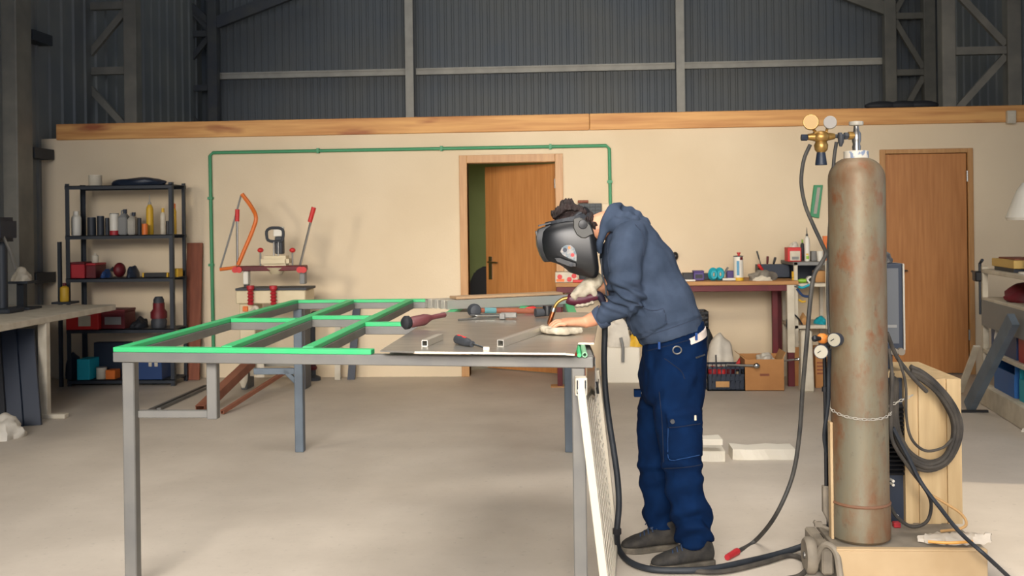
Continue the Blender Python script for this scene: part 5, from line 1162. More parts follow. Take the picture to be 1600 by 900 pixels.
# cable loops
def cab(name, pts, r, m, lab, cat='cable', grp=None, k=6):
    return solo(MB().tube(pts, r, 8, k), name, m, lab, cat, grp, smooth=True)
L = 4.33
def cl(px, py, d=L): return atD(px, py, d)
t = thing('cable_coil', 'thick dusty coil of welding cable hanging before the beige panel', 'cable', cl(1440, 735))
mid = [(1398, 590), (1396, 640), (1400, 678), (1418, 712), (1448, 727), (1476, 718), (1492, 690), (1494, 660), (1482, 632), (1462, 606), (1440, 588), (1424, 580)]
for k_, (o, dd) in enumerate(((0, 0), (5, .015), (-5, .012), (2, -.014), (-3, -.012), (7, .0))):
    pts = []
    for i, (px, py) in enumerate(mid):
        cxx, cyy_ = 1444, 655; v_ = V((px-cxx, py-cyy_)).normalized(); pts.append(cl(px+v_.x*o, py+v_.y*o+(2*math.sin(i+k_)), L+dd))
    MB().tube(pts, .0105, 8, 5).build('strand', m_dusty, t, smooth=True)
G = 'loose cables at the welder'
cab('loose_cable', [cl(1386, 520, 4.3), cl(1400, 555), cl(1418, 580, 4.3), cl(1436, 600, 4.29), cl(1448, 612, 4.3)], .0085, m_dusty, 'grey cable running from the dark box down to the coil top', grp=G)
cab('loose_cable', [cl(1389, 545, 4.25), cl(1394, 590, 4.22), cl(1392, 650, 4.21), cl(1395, 690, 4.22), cl(1420, 730, 4.25), cl(1448, 768, 4.28), cl(1455, 790, 4.3), cl(1448, 815, 4.3), cl(1425, 823, 4.3), cl(1402, 808, 4.3), cl(1388, 785, 4.32)], .0075, m_dusty, 'grey cable looping low in front of the beige panel', grp=G)
cab('loose_cable', [cl(1404, 560, 4.3), cl(1415, 600, 4.29), cl(1416, 650, 4.28), cl(1424, 685, 4.28), cl(1445, 704, 4.28), cl(1472, 700, 4.28), cl(1488, 686, 4.3)], .006, m_dusty, 'thin grey cable looping inside the thick coil', grp=G)
e_ = atZ(1580, 905, .012)
cab('loose_cable', [cl(1395, 668, 4.24), cl(1418, 712, 4.24), cl(1440, 755, 4.22), cl(1470, 795, 4.15), cl(1500, 832, 4.05), cl(1540, 868, 3.95), e_], .0085, m_cable, 'black cable running from the coil over the cart corner to the floor', grp=G)
cab('loose_cable', [cl(1456, 774, 4.3), cl(1480, 788, 4.28), cl(1502, 803, 4.25), cl(1510, 818, 4.22), cl(1500, 826, 4.2), cl(1470, 830, 4.25)], .006, mat('tan_cord', '#b08a58', .7), 'tan cord lying over the cart foot of the beige panel', grp=G)
# film on the cart
def cart_pt(px, d, z): p = atD(px, 850, d); return V((p.x, p.y, cz+z))
mb = MB(); rows_ = []
for i in range(19):
    f_ = i/18; px = 1434+116*f_; w_ = .03+.075*math.sin(PI*min(1, f_*1.05)); row = []
    for k_ in range(9):
        g_ = k_/8; d_p = 4.13+.02+.05*(1-f_)+w_*(g_-.35)*1.4; zz = .006+.022*abs(nz(V((f_*4, g_*3, 1)), 2.2))+.03*math.sin(PI*g_)*(.4+.6*f_)
        row.append(cart_pt(px+8*nz(V((f_*5, g_, 0)), 2), d_p, zz))
    rows_.append(row+[p-V((0, 0, .003)) for p in row[::-1]])
P0 = [rows_[0][4], 0, 0, 0, 0, rows_[14][0], rows_[5][0]]
mb.loft(rows_); solo(mb, 'plastic_film', m_film, 'crumpled translucent film lying over the cart corner', 'film', smooth=True)
solo(MB().tube([rows_[3][0]+V((0, -.006, .008)), rows_[8][0]+V((0, -.008, .008)), rows_[13][0]+V((0, -.008, .008))], .006, 8, 3), 'orange_strap', mat('strap_orange', '#d49a4a', .5), 'orange strap edge under the translucent film', 'strap', smooth=True)
p = atD(1390, 838, 4.5); solo(MB().box(V((p.x, p.y-.1, cz+.012)), (.03, .03, .022)), 'red_clip', m_red, 'small red clip on the cart beside the cylinder foot', 'clip', bevel=.003)

# gas hose: regulator -> floor with red end
hp_ = [rd(1266, 226, CD), rd(1256, 250, CD), rd(1252, 285, CD), rd(1258, 320, CD), rd(1270, 350, CD), rd(1283, 378, CD), rd(1290, 396, CD+.02), rd(1283, 412, CD), rd(1272, 430, CD), rd(1266, 470, CD), rd(1260, 540, CD), rd(1254, 610, CD+.05), rd(1249, 680, CD+.08), rd(1238, 745, CD+.1), rd(1212, 805, CD+.12)]
hp_ += [atZ(1180, 845, .012), atZ(1148, 864, .012)]
t = thing('gas_hose', 'thin dark hose dropping from the brass regulator to a red end on the floor', 'hose', atZ(1148, 864, 0))
MB().tube(hp_, [.008]*7+[.0095]*10, 8, 6).build('hose', m_hose, t, smooth=True)
MB().tube([atZ(1152, 861.5, .013), atZ(1136, 871, .013)], [.016, .013], 8).build('red_end', m_red, t, smooth=True)
cab('gas_pipe', [rd(1307, 222, CD+.0), rd(1303, 250, CD), rd(1300, 300, CD), rd(1296, 360, CD+.03), rd(1294, 420, CD+.05), rd(1294, 480, CD+.05), rd(1296, 522, CD+.02)], .0075, m_hose, 'grey hose falling straight down along the cylinder from the valve', 'hose')
# ================================================================== WELDING TORCH AND ITS CABLE
TD = 4.47
def tc(px, py, d=TD): return atD(px, py, d)
t = thing('welding_torch', 'dark red handled welding torch with a bent copper neck', 'torch', tc(858, 509))
MB().tube([tc(886, 466), tc(890, 467), tc(900, 468), tc(912, 467), tc(922, 464.5), tc(933, 462)], [.02, .026, .028, .025, .021, .019], 14, 3).build('handle', mat('torch_maroon', '#4e1a2b', .45), t, smooth=True)
MB().tube([tc(920, 465), tc(934, 461.5), tc(939, 465), tc(943, 473)], [.019, .019, .017, .014], 12, 4).build('boot', mat('torch_dark', '#1d1a2b', .5), t, smooth=True)
MB().tube([tc(888, 465.5), tc(880, 467), tc(872, 472), tc(867, 479), tc(865, 484)], [.0085, .008, .0075, .0075, .0075], 10, 5).build('copper_neck', m_brass, t, smooth=True)
MB().tube([tc(866, 481), tc(864, 487)], .012, 12).build('neck_nut', m_metal, t, smooth=True)
MB().tube([tc(864.5, 486), tc(859, 502), tc(857.5, 507)], [.0105, .0105, .0075], 12).build('nozzle', m_copper, t, smooth=True)
MB().tube([tc(857.5, 506.5), tc(856.7, 509.5)], .002, 6).build('wire_tip', m_metal, t, smooth=True)
MB().bar(tc(897, 471.5), tc(909, 471), .012, .014).build('trigger', m_black, t, bevel=.002)
hz = .015
pp = [tc(942, 471), tc(944.5, 490, 4.5), tc(945, 520, 4.52), tc(944, 560, 4.53), tc(946, 610, 4.55), tc(952, 660, 4.5), tc(959, 705, 4.48), tc(965, 750, 4.46), tc(967, 790, 4.45), tc(964, 830, 4.45), atZ(967, 858, hz), atZ(984, 878, hz), atZ(1015, 889, hz), atZ(1060, 891.5, hz), atZ(1110, 889, hz), atZ(1165, 878, hz), atZ(1215, 866, hz), atZ(1255, 853, hz+.02), atD(1284, 838, 4.42), atD(1300, 815, 4.46)]
t = thing('welding_cable', 'thick dark cable hanging from the torch and curving over the floor to the cart', 'cable', pp[12])
MB().tube(pp, .0135, 10, 6).build('cable', m_cable, t, smooth=True)
c = pp[9]; MB().tube([c+V((0, 0, -.012)), c+V((0, 0, .012))], .019, 8).build('clip', m_black, t, smooth=True)
pp2 = [atZ(1040, 893.5, .012)+V((0, .05, 0)), atZ(1120, 894, .012), atZ(1190, 880, .012), atZ(1235, 868, .012), atZ(1262, 880, .012), atZ(1252, 898, .012), atZ(1225, 905, .012)]
cab('floor_hose', pp2, .0105, m_dusty, 'dusty hose looping on the floor beside the cart wheel', 'hose')
# ================================================================== THE WELDER
PD = 4.47
def h(px, py, d=PD): return atD(px, py, d)
hip = h(1052, 555)
man = thing('person', 'person in blue hooded sweatshirt and black welding mask bending over the metal frame', 'person', (hip.x, hip.y, 0))
S = 4.47/FPX      # metres per pixel at the figure
def sring(f_, b_, w, d, n=22, e=.85, df=0, db=0):
    """ring through a front and a back outline point, half width w into the depth"""
    pf, pb = h(f_[0], f_[1], d+df), h(b_[0], b_[1], d+db); c = (pf+pb)/2; a = (pb-pf)/2; out = []
    for i in range(n):
        t_ = 2*PI*i/n; cs, sn = math.cos(t_), math.sin(t_)
        out.append(c+a*(math.copysign(abs(cs)**e, cs))+FWD*(w*math.copysign(abs(sn)**e, sn)))
    return out
def limb(mb, pts, rs, k=4, n=14): mb.tube(pts, rs, n, k); mb.ell(pts[0], rs[0], u=12, v=8); mb.ell(pts[-1], rs[-1], u=12, v=8)
# ------------------------------------------------------------------ body (one continuous skin)
mb = MB()
HC = h(893, 372)                                        # head centre
hf = (RT*-.93+UP*-.36).normalized(); hu = (UP*.93-RT*.36).normalized(); HR = Matrix((hf, FWD, hu)).transposed()
def hd(f_, s_, u_): return HC+hf*f_+FWD*s_+hu*u_
mb.ell(hd(-.012, 0, .03), (.098, .077, .092), HR); mb.ell(hd(.025, 0, -.045), (.068, .058, .07), HR); mb.ell(hd(.055, 0, -.085), (.032, .03, .028), HR)
mb.ell(hd(.09, 0, -.012), (.022, .013, .02), HR); mb.ell(hd(.08, 0, .012), (.012, .009, .028), HR); mb.ell(hd(.08, 0, -.052), (.012, .024, .009), HR)
for s in (-1, 1): mb.ell(hd(-.01, s*.079, -.0), (.018, .009, .032), HR); mb.ell(hd(.073, s*.032, .014), (.012, .014, .01), HR)
limb(mb, [h(905, 372), h(930, 358), h(956, 352), h(985, 372)], [.062, .06, .066, .085])
mb.loft([sring((955, 372), (990, 345), .08, PD), sring((958, 400), (1010, 362), .15, PD), sring((966, 440), (1040, 402), .15, PD), sring((985, 485), (1070, 455), .14, PD), sring((1020, 530), (1076, 518), .12, PD), sring((1022, 575), (1082, 570), .12, PD), sring((1035, 600), (1075, 600), .08, PD)])
NLg = [h(1058, 562, PD-.08), h(1060, 640, PD-.105), h(1070, 725, PD-.12), h(1082, 790, PD-.12), h(1090, 845, PD-.12)]
FLg = [h(1048, 560, PD+.08), h(1034, 640, PD+.1), h(1026, 725, PD+.11), h(1034, 785, PD+.115), h(1040, 828, PD+.115)]
for lg in (NLg, FLg): limb(mb, lg, [.066, .06, .05, .042, .036])
LS, LE, LW = h(982, 378, PD-.19), h(985, 466, PD-.17), h(915, 503, PD-.105)
limb(mb, [LS, h(983, 425, PD-.19), LE], [.06, .05, .042]); limb(mb, [LE, h(955, 484, PD-.14), h(930, 497, PD-.115), LW], [.04, .042, .033, .026])
# left hand, palm down on the folded glove
zt = TOP
def hp3(px, py, d): return atD(px, py, d)
W0 = LW; K = [hp3(882, 507, 4.308), hp3(879, 504, 4.334), hp3(877.5, 502.5, 4.36), hp3(878.5, 502, 4.386)]
rr = []
for f_, wd, th in ((0, .027, .022), (.25, .034, .02), (.55, .042, .019), (.85, .045, .017), (1.0, .044, .014)):
    kc = (K[1]+K[2])/2; c = W0+(kc-W0)*f_; ax = (K[3]-K[0]).normalized(); nu = V((0, 0, 1))
    rr.append([c+ax*(wd*math.cos(2*PI*i/16))+nu*(th*math.sin(2*PI*i/16)) for i in range(16)])
mb.loft(rr)
tips = [(867, 510, 861.5, 515, 4.31), (864.5, 507, 857.5, 513.5, 4.338), (863, 505.5, 857, 512, 4.364), (865, 505, 860, 510.5, 4.39)]
for k_, (a, b_, c_, e_, dd) in zip(K, tips):
    m1 = hp3((a+k_ is None) or a, b_, dd) if False else hp3(a, b_, dd)
    mid = (k_+m1)/2+V((0, 0, .006)); limb(mb, [k_, mid, m1, hp3(c_, e_, dd)], [.0105, .0096, .0088, .0072], 3, 10)
limb(mb, [W0+(K[3]-W0)*.35+FWD*.02, hp3(888, 506, 4.42), hp3(876, 508, 4.435), hp3(868, 509.5, 4.43)], [.016, .013, .0115, .009], 3, 10)
# right arm (far side)
RS, RE, RW = h(978, 380, PD+.19), h(962, 452, PD+.2), h(926, 441, 4.48)
limb(mb, [RS, h(972, 420, PD+.22), RE], [.06, .05, .043]); limb(mb, [RE, h(946, 446, 4.54), RW], [.043, .04, .028]); limb(mb, [RW, h(912, 452, 4.475)], [.027, .024])
voxel(mb, 'body', m_skin, man, .0052, 3)
for s in (-1, 1): MB().ell(hd(.082, s*.032, .014), .0085).build('eye', m_white, man, smooth=True)
# ------------------------------------------------------------------ hair
mb = MB(); mb.ell(hd(-.03, 0, .045), (.1, .083, .088), HR); mb.ell(hd(-.085, 0, -.01), (.035, .06, .06), HR)
random.seed(5)
for i in range(120):
    px, py = random.uniform(866, 925), 0
    base = 342-20*math.sin(PI*min(1, max(0, (px-862)/58)))**.7 if px < 912 else 335+(px-912)*.8
    dd = PD+random.uniform(-.07, .05); tall = 13 if 878 < px < 896 else 4
    p = h(px, base+6, dd); q = h(px+random.uniform(-7, 4), base-random.uniform(1, 3)-tall*random.uniform(.2, .9), dd+random.uniform(-.02, .02))
    mb.tube([p, (p+q)/2+V((random.uniform(-.006, .006), 0, 0)), q], [.0135, .011, .003], 6)
for i in range(26):
    px = random.uniform(908, 930); p = h(px, 338+(px-908)*.55, PD-random.uniform(.02, .075)); q = p+RT*random.uniform(.006, .02)-UP*random.uniform(.008, .03)
    mb.tube([p, q], [.012, .004], 6)
voxel(mb, 'hair', m_hair, man, .0038, 1)
# ------------------------------------------------------------------ hooded sweatshirt
mb = MB()
mb.loft([sring((946, 372), (985, 330), .10, PD, e=.9), sring((940, 388), (1008, 345), .185, PD), sring((940, 405), (1026, 362), .215, PD), sring((943, 428), (1043, 386), .215, PD), sring((948, 455), (1060, 415), .205, PD), sring((965, 478), (1075, 447), .2, PD), sring((979, 498), (1086, 474), .195, PD), sring((989, 520), (1095, 496), .19, PD), sring((1001, 538), (1098.5, 511), .182, PD, df=0)])
# sleeves
limb(mb, [h(984, 372, PD-.17), h(977, 400, PD-.222), h(977, 432, PD-.222), h(982, 462, PD-.19)], [.08, .076, .068, .065], 5, 18)
mb.tube([h(984, 462, PD-.175), h(968, 478, PD-.15), h(950, 489, PD-.13), h(938.5, 496, PD-.118)], [.067, .061, .05, .047], 18, 5)
limb(mb, [h(984, 374, PD+.165), h(968, 402, PD+.21), h(966, 430, PD+.225), h(962, 450, PD+.215)], [.085, .075, .066, .06], 5, 18)
mb.tube([h(962, 450, PD+.215), h(955, 447.5, PD+.16), h(949, 446, PD+.11)], [.058, .05, .046], 16, 3)
pocket = [(979, 486), (1000, 473), (1012, 481), (1036, 484), (1041, 506), (1010, 527), (992, 531)]
hemband = [(985, 542), (992, 524), (1100, 492), (1106, 520), (1010, 548)]
folds = [((990, 455), (945, 478), 3.2), ((1001, 462), (962, 488), 3.5), ((1004, 445), (968, 455), 3), ((1000, 340), (985, 400), 5)]
def hood_disp(p, n):
    px, py, d = proj(p); v_ = .0045*nz(p, 9)+.0025*nz(p+V((3, 1, 2)), 22)
    near = n.dot(FWD) < .3
    v_ += .009*math.sin((px*.45+py*.9)*.13+5*nz(p, 5))*(.5+.6*nz(p, 4))
    # creases at the elbow
    if 940 < px < 1008 and 436 < py < 500 and d < PD-.02: v_ += .011*math.sin((py-.55*(px-985))*.42)*max(0, 1-abs(py-466)/32)
    if d < PD-.05:
        if inpoly(px, py, pocket): v_ += .011
        if inpoly(px, py, hemband): v_ -= .006
    return v_
HOOD = voxel(mb, 'hoodie', m_hoodie, man, .0075, 4, hood_disp)
# hood folded on the back of the neck
mb = MB()
rim = [h(937, 396, PD-.07), h(938, 378, PD-.098), h(946, 350, PD-.1), h(957, 328, PD-.075), h(965.5, 321, PD), h(957, 328, PD+.075), h(946, 350, PD+.1), h(938, 378, PD+.098), h(937, 396, PD+.07)]
mb.tube(rim, [.012, .018, .022, .021, .018, .021, .022, .018, .012], 12, 5)
for s in (-1, 1):
    mb.tube([h(962, 339, PD+s*.06), h(982, 344, PD+s*.085), h(1008, 358, PD+s*.07)], [.034, .036, .026], 12, 4); mb.tube([h(955, 352, PD+s*.1), h(975, 352, PD+s*.13), h(1000, 356, PD+s*.12)], [.035, .036, .026], 12, 4)
mb.tube([h(969, 329, PD), h(988, 336, PD), h(1015, 354, PD)], [.027, .032, .02], 12, 4)
for p in ((968, 334), (985, 340), (1003, 350)): mb.ell(h(p[0], p[1]+7, PD), (.035, .1, .028))
voxel(mb, 'hood', m_hoodie, man, .0075, 4, lambda p, n: .004*nz(p, 11)+.003*math.sin(proj(p)[0]*.35+proj(p)[1]*.2))
for dd, py in ((PD-.1, 461), (PD+.1, 452)): MB().tube([h(939.5, 404, dd), h(941, 430, dd-.01), h(946, 446, dd-.01), h(947.5, py, dd-.01)], [.0035, .0035, .0035, .005], 7, 3).build('drawstring', m_darkgrey, man, smooth=True)
# rib cuff and hem
MB().tube([h(944.5, 492.5, PD-.123), h(938, 496.5, PD-.118), h(932.5, 499.8, PD-.115)], [.049, .049, .043], 20, 3).build('cuff', m_hoodrib, man, smooth=True)
# undershirt showing at the back
MB().loft([sring((1052, 530), (1100, 508), .17, PD, e=.9), sring((1050, 540), (1102, 519), .165, PD, e=.9)]).build('undershirt', m_shirt, man, smooth=True)
# ------------------------------------------------------------------ trousers
mb = MB()
mb.loft([sring((1010, 527), (1097, 501), .15, PD), sring((1004, 539), (1101.5, 516), .165, PD), sring((1003, 560), (1104, 545), .178, PD), sring((1000, 585), (1100, 580), .182, PD), sring((1001, 612), (1097, 612), .178, PD), sring((1012, 632), (1088, 632), .15, PD)])
NT = [h(1061, 585, PD-.085), h(1059, 640, PD-.105), h(1063, 700, PD-.115), h(1068, 735, PD-.12), h(1073, 775, PD-.12), h(1081, 815, PD-.12), h(1086, 848, PD-.12)]
FT = [h(1045, 585, PD+.08), h(1031, 640, PD+.105), h(1026, 700, PD+.115), h(1026, 735, PD+.12), h(1029, 775, PD+.12), h(1033, 805, PD+.12), h(1034, 824, PD+.12)]
mb.tube(NT, [.105, .104, .092, .084, .082, .08, .079], 20, 5); mb.tube(FT, [.1, .098, .088, .08, .074, .072, .07], 20, 5)
cargo = [(1043, 648), (1092, 640), (1096, 712), (1045, 719)]; flap = [(1041, 645), (1093, 637), (1094, 663), (1043, 668)]; slash = [(1036, 560), (1043, 556), (1074, 583), (1070, 590)]
def tr_disp(p, n):
    px, py, d = proj(p); v_ = .007*nz(p, 8)+.006*nz(p+V((5, 2, 1)), 17)*abs(nz(p, 4))*2+.003*nz(p, 30)
    if py > 720: v_ += .016*math.sin(py*.16+px*.03+5*nz(p, 6))*min(1, (py-720)/60)*(.4+abs(nz(p, 5)))
    if 720 < py < 745: v_ += .006*math.sin((py-720)/25*2*PI)
    if py < 640: v_ += .007*math.sin(px*.22+py*.1)*(.5+nz(p, 6))
    if n.dot(FWD) < .2 and d < PD:
        if inpoly(px, py, cargo): v_ += .009
        if inpoly(px, py, flap): v_ += .005
        if inpoly(px, py, slash): v_ -= .005
        if py < 545-(px-1005)*.25+9: v_ += .004
    return v_
TROU = voxel(mb, 'trousers', m_trouser, man, .0085, 5, tr_disp)
c = h(1058, 547, PD-.186); MB().tube([c+RT*(.018*math.cos(2*PI*i/12))+UP*(.016*math.sin(2*PI*i/12)) for i in range(12)], .003, 6, close=True).build('belt_ring', m_metal, man, smooth=True)
for px, py in ((1030, 540), (1088, 526)): c = h(px, py, PD-.178); MB().box(c, (.01, .012, .03)).build('belt_loop', mat('loop_blue', '#163a72', .9), man)
c = h(1051, 659, PD-.225); MB().cyl(c+FWD*.03, c, .009).build('pocket_stud', m_darkgrey, man, smooth=True); c = h(1086, 652, PD-.2); MB().box(c, (.008, .03, .02)).build('pocket_tag', m_offwhite, man)
c = h(1097, 556, PD-.12); MB().bar(h(1088, 559, PD-.17), h(1101, 554, PD-.13), .006, .006).build('pocket_zip', m_darkgrey, man); c = h(996, 614, PD+.02); MB().box(c, (.03, .04, .03)).build('hammer_loop', m_trouser, man)
# stitched seams following the cloth surface
from mathutils.bvhtree import BVHTree
def seam(o, pts, m, name, r=.0016, k=5, lift=.0006):
    off = OFF[o.name]; bv = BVHTree.FromPolygons([v.co+off for v in o.data.vertices], [p.vertices for p in o.data.polygons]); out = []
    for p in catmull([V((a, b, 0)) for a, b in pts], k):
        d = ray(p.x, p.y); hit = bv.ray_cast(CAM, d.normalized())
        if hit[0] is not None: out.append(hit[0]+hit[1]*lift)
    if len(out) > 2: MB().tube(out, r, 6).build(name, m, o, smooth=True)
m_stitch = mat('seam_thread', '#2a3446', .95); m_stitch2 = mat('trouser_seam', '#04122a', .95); m_stitch3 = mat('blue_stitch', '#1c4274', .95)
seam(HOOD, [(996, 474), (1004, 480), (1014, 484), (1026, 485), (1036, 483), (1040, 495), (1042, 507)], m_stitch, 'pocket_seam', .0024)
seam(HOOD, [(981, 487), (986, 510), (993, 530)], m_stitch, 'pocket_seam', .002)
seam(HOOD, [(994, 531), (1020, 522), (1050, 512), (1078, 502), (1094, 496)], m_stitch, 'hem_seam', .0018)
seam(HOOD, [(992, 350), (1003, 364), (1006, 385), (1005, 400)], m_stitch, 'sleeve_seam', .002)
seam(HOOD, [(957, 352), (951, 372), (950, 400), (953, 425)], m_stitch, 'sleeve_seam', .0018)
seam(TROU, [(1043, 668), (1060, 667), (1080, 664), (1094, 662)], m_stitch2, 'pocket_flap_seam', .002)
seam(TROU, [(1044, 669), (1044, 695), (1046, 718), (1068, 716), (1093, 711)], m_stitch3, 'pocket_seam', .0014)
seam(TROU, [(1038, 560), (1052, 570), (1064, 580), (1070, 592)], m_stitch2, 'pocket_seam', .002)
seam(TROU, [(1038, 732), (1058, 731), (1080, 729), (1096, 726)], m_stitch2, 'knee_seam', .0018)
seam(TROU, [(1012, 548), (1040, 541), (1070, 533), (1098, 526)], m_stitch2, 'waistband_seam', .0018)
seam(TROU, [(1030, 612), (1034, 650), (1036, 690), (1037, 722)], m_stitch2, 'inseam', .002)
# ------------------------------------------------------------------ shoes
def shoe(toe, heel, ank):
    T, Hh = V((toe.x, toe.y, 0)), V((heel.x, heel.y, 0)); d = (T-Hh); Ln = d.length; d.normalize(); s = V((-d.y, d.x, 0))
    def sec(f_, w, z0, z1, n=16, e=.8):
        c = Hh+d*(Ln*f_); out = []
        for i in range(n):
            a = 2*PI*i/n; cs, sn = math.cos(a), math.sin(a); zz = (z0+z1)/2+(z1-z0)/2*math.copysign(abs(sn)**e, sn)
            out.append(c+s*(w*math.copysign(abs(cs)**e, cs))+V((0, 0, zz)))
        return out
    mb = MB(); mb.loft([sec(.0, .02, .03, .06), sec(.03, .034, .02, .1), sec(.15, .04, .02, .115), sec(.3, .042, .02, .11), sec(.45, .044, .02, .098), sec(.6, .048, .02, .08), sec(.75, .05, .02, .066), sec(.88, .044, .02, .055), sec(.96, .03, .02, .045), sec(1.0, .012, .024, .036)])
    mb.tube([Hh+d*(Ln*.2)+V((0, 0, .07)), Hh+d*(Ln*.19)+V((0, 0, .13))], [.045, .043], 16)
    u = voxel(mb, 'shoe', m_shoe, man, .0055, 3, lambda p, n: .0015*nz(p, 40))
    OFF[u.name] = OFF[man.name]
    so = []
    for f_, w in ((-.01, .022), (.03, .036), (.15, .042), (.32, .04), (.5, .046), (.7, .054), (.85, .05), (.95, .035), (1.01, .015)): so.append((f_, w))
    poly = [Hh+d*(Ln*f_)+s*w for f_, w in so]+[Hh+d*(Ln*f_)-s*w for f_, w in so[::-1]]
    MB().prism([V((p.x, p.y, .0)) for p in poly], (0, 0, .026)).build('sole', m_sole, u, bevel=.004)
    for i, f_ in enumerate((.36, .43, .5, .57, .64)):
        zz = .112-.042*(f_-.36)/.28; c = Hh+d*(Ln*f_)+V((0, 0, zz)); mb2 = MB(); mb2.tube([c-s*.03-V((0, 0, .014)), c-s*.012+V((0, 0, .004)), c+s*.012+d*.01+V((0, 0, .004)), c+s*.03+d*.012-V((0, 0, .014))], .0035, 6, 3); mb2.build('lace', m_lace, u, smooth=True)
    c = Hh+d*(Ln*.34)+V((0, 0, .125)); MB().tube([c-s*.01, c-s*.045-V((0, 0, .03)), c-s*.05+d*.02-V((0, 0, .06))], .003, 6, 3).build('lace', m_lace, u, smooth=True); MB().tube([c+d*.005, c+d*.03+V((0, 0, .006))-s*.02, c+d*.05-V((0, 0, .02))-s*.03], .003, 6, 3).build('lace', m_lace, u, smooth=True)
    tg = MB().loft([[Hh+d*(Ln*f_)+s*(w*k_)+V((0, 0, z_)) for k_ in (-1, -.5, .5, 1)]+[Hh+d*(Ln*f_)+s*(w*k_)+V((0, 0, z_-.008)) for k_ in (1, .5, -.5, -1)] for f_, w, z_ in ((.3, .028, .16), (.37, .028, .128), (.5, .022, .105))]); tg.build('tongue', m_lace, u, smooth=True)
    return u
shoe(atZ(1018, 884, .02), atZ(1114, 874, .02), None); shoe(atZ(971, 856, .02), atZ(1058, 849, .02), None)
# ------------------------------------------------------------------ welding mask
vf = (RT*-.976+UP*-.22).normalized(); vu = (UP*.976-RT*.22).normalized(); HO = h(885, 384)
def hm(f_, s_, u_): return HO+vf*f_+FWD*s_+vu*u_
def toloc(px, py): p = h(px, py)-HO; return p.dot(vf), p.dot(vu)
rows = []   # (back px, front px) from top to bottom along the shell
prof = [((919, 345.5), (868, 345.5), .100), ((922.5, 354), (852, 353), .112), ((926, 368), (842.5, 361), .118), ((928.5, 384), (841, 373), .120), ((930, 398), (842, 386), .119), ((932, 410), (846.5, 398), .116), ((933, 420), (852.5, 407.5), .108), ((932, 428), (866, 409.5), .098), ((928, 433), (880, 416), .088), ((922, 434), (889, 425), .076)]
NS = 33
for bk, fr_, w in prof:
    fb, ub = toloc(*bk); ff, uf = toloc(*fr_); ring = []
    for i in range(NS):
        a = -PI/2+PI*i/(NS-1); cs, sn = math.cos(a), math.sin(a)
        g = cs**.62; sd = w*math.copysign(abs(sn)**.55, sn)
        sd *= 1-.28*g*g*.0; ring.append(hm(fb+(ff-fb)*g, sd, ub+(uf-ub)*g))
    rows.append(ring)
bm_ = MB(); vs_ = [[bm_.v(p) for p in r] for r in rows]
for a, b_ in zip(vs_, vs_[1:]):
    for i in range(NS-1): bm_.f((a[i], a[i+1], b_[i+1], b_[i]))
mask = bm_.build('welding_mask', m_helmet, man, smooth=True)
mask['label'] = 'black welding mask lowered over the face'
md = mask.modifiers.new('s', 'SUBSURF'); md.levels = 1; md.render_levels = 1
md = mask.modifiers.new('t', 'SOLIDIFY'); md.thickness = .004; md.offset = -1
# front visor box: raised face around the filter window
def vrow(px, py, w, out=0.0):
    f_, u_ = toloc(px, py); return f_+out, u_, w
vis = [vrow(842, 357.5, .062, .004), vrow(839.8, 370, .068, .004), vrow(841, 384, .068, .004), vrow(846, 398, .064, .004), vrow(852, 408.5, .052, .004)]
bk = [vrow(860, 351, .072), vrow(858, 366, .08), vrow(859, 382, .08), vrow(862, 398, .076), vrow(866, 408, .062)]
rings = []
for (f_, u_, w), (fb, ub, wb) in zip(vis, bk): rings.append([hm(fb, -wb, ub), hm(f_, -w, u_), hm(f_+.004, -w*.5, u_), hm(f_+.004, w*.5, u_), hm(f_, w, u_), hm(fb, wb, ub)])
vb = MB().loft(rings).build('visor_frame', m_helmet, mask, smooth=True, bevel=.003, seg=2)
fq, uq, _ = vrow(841, 376, 0, .012); MB().box(hm(fq-.011, 0, uq), (.006, .1, .085), Matrix((vf, FWD, vu)).transposed()).build('filter_window', mat('filter_glass', '#070b09', .35), mask)
f_, u_ = toloc(845, 357); MB().bar(hm(f_-.02, -.07, u_+.014), hm(f_-.02, .07, u_+.014), .055, .006, up=vu).build('visor_ledge', m_black, mask)
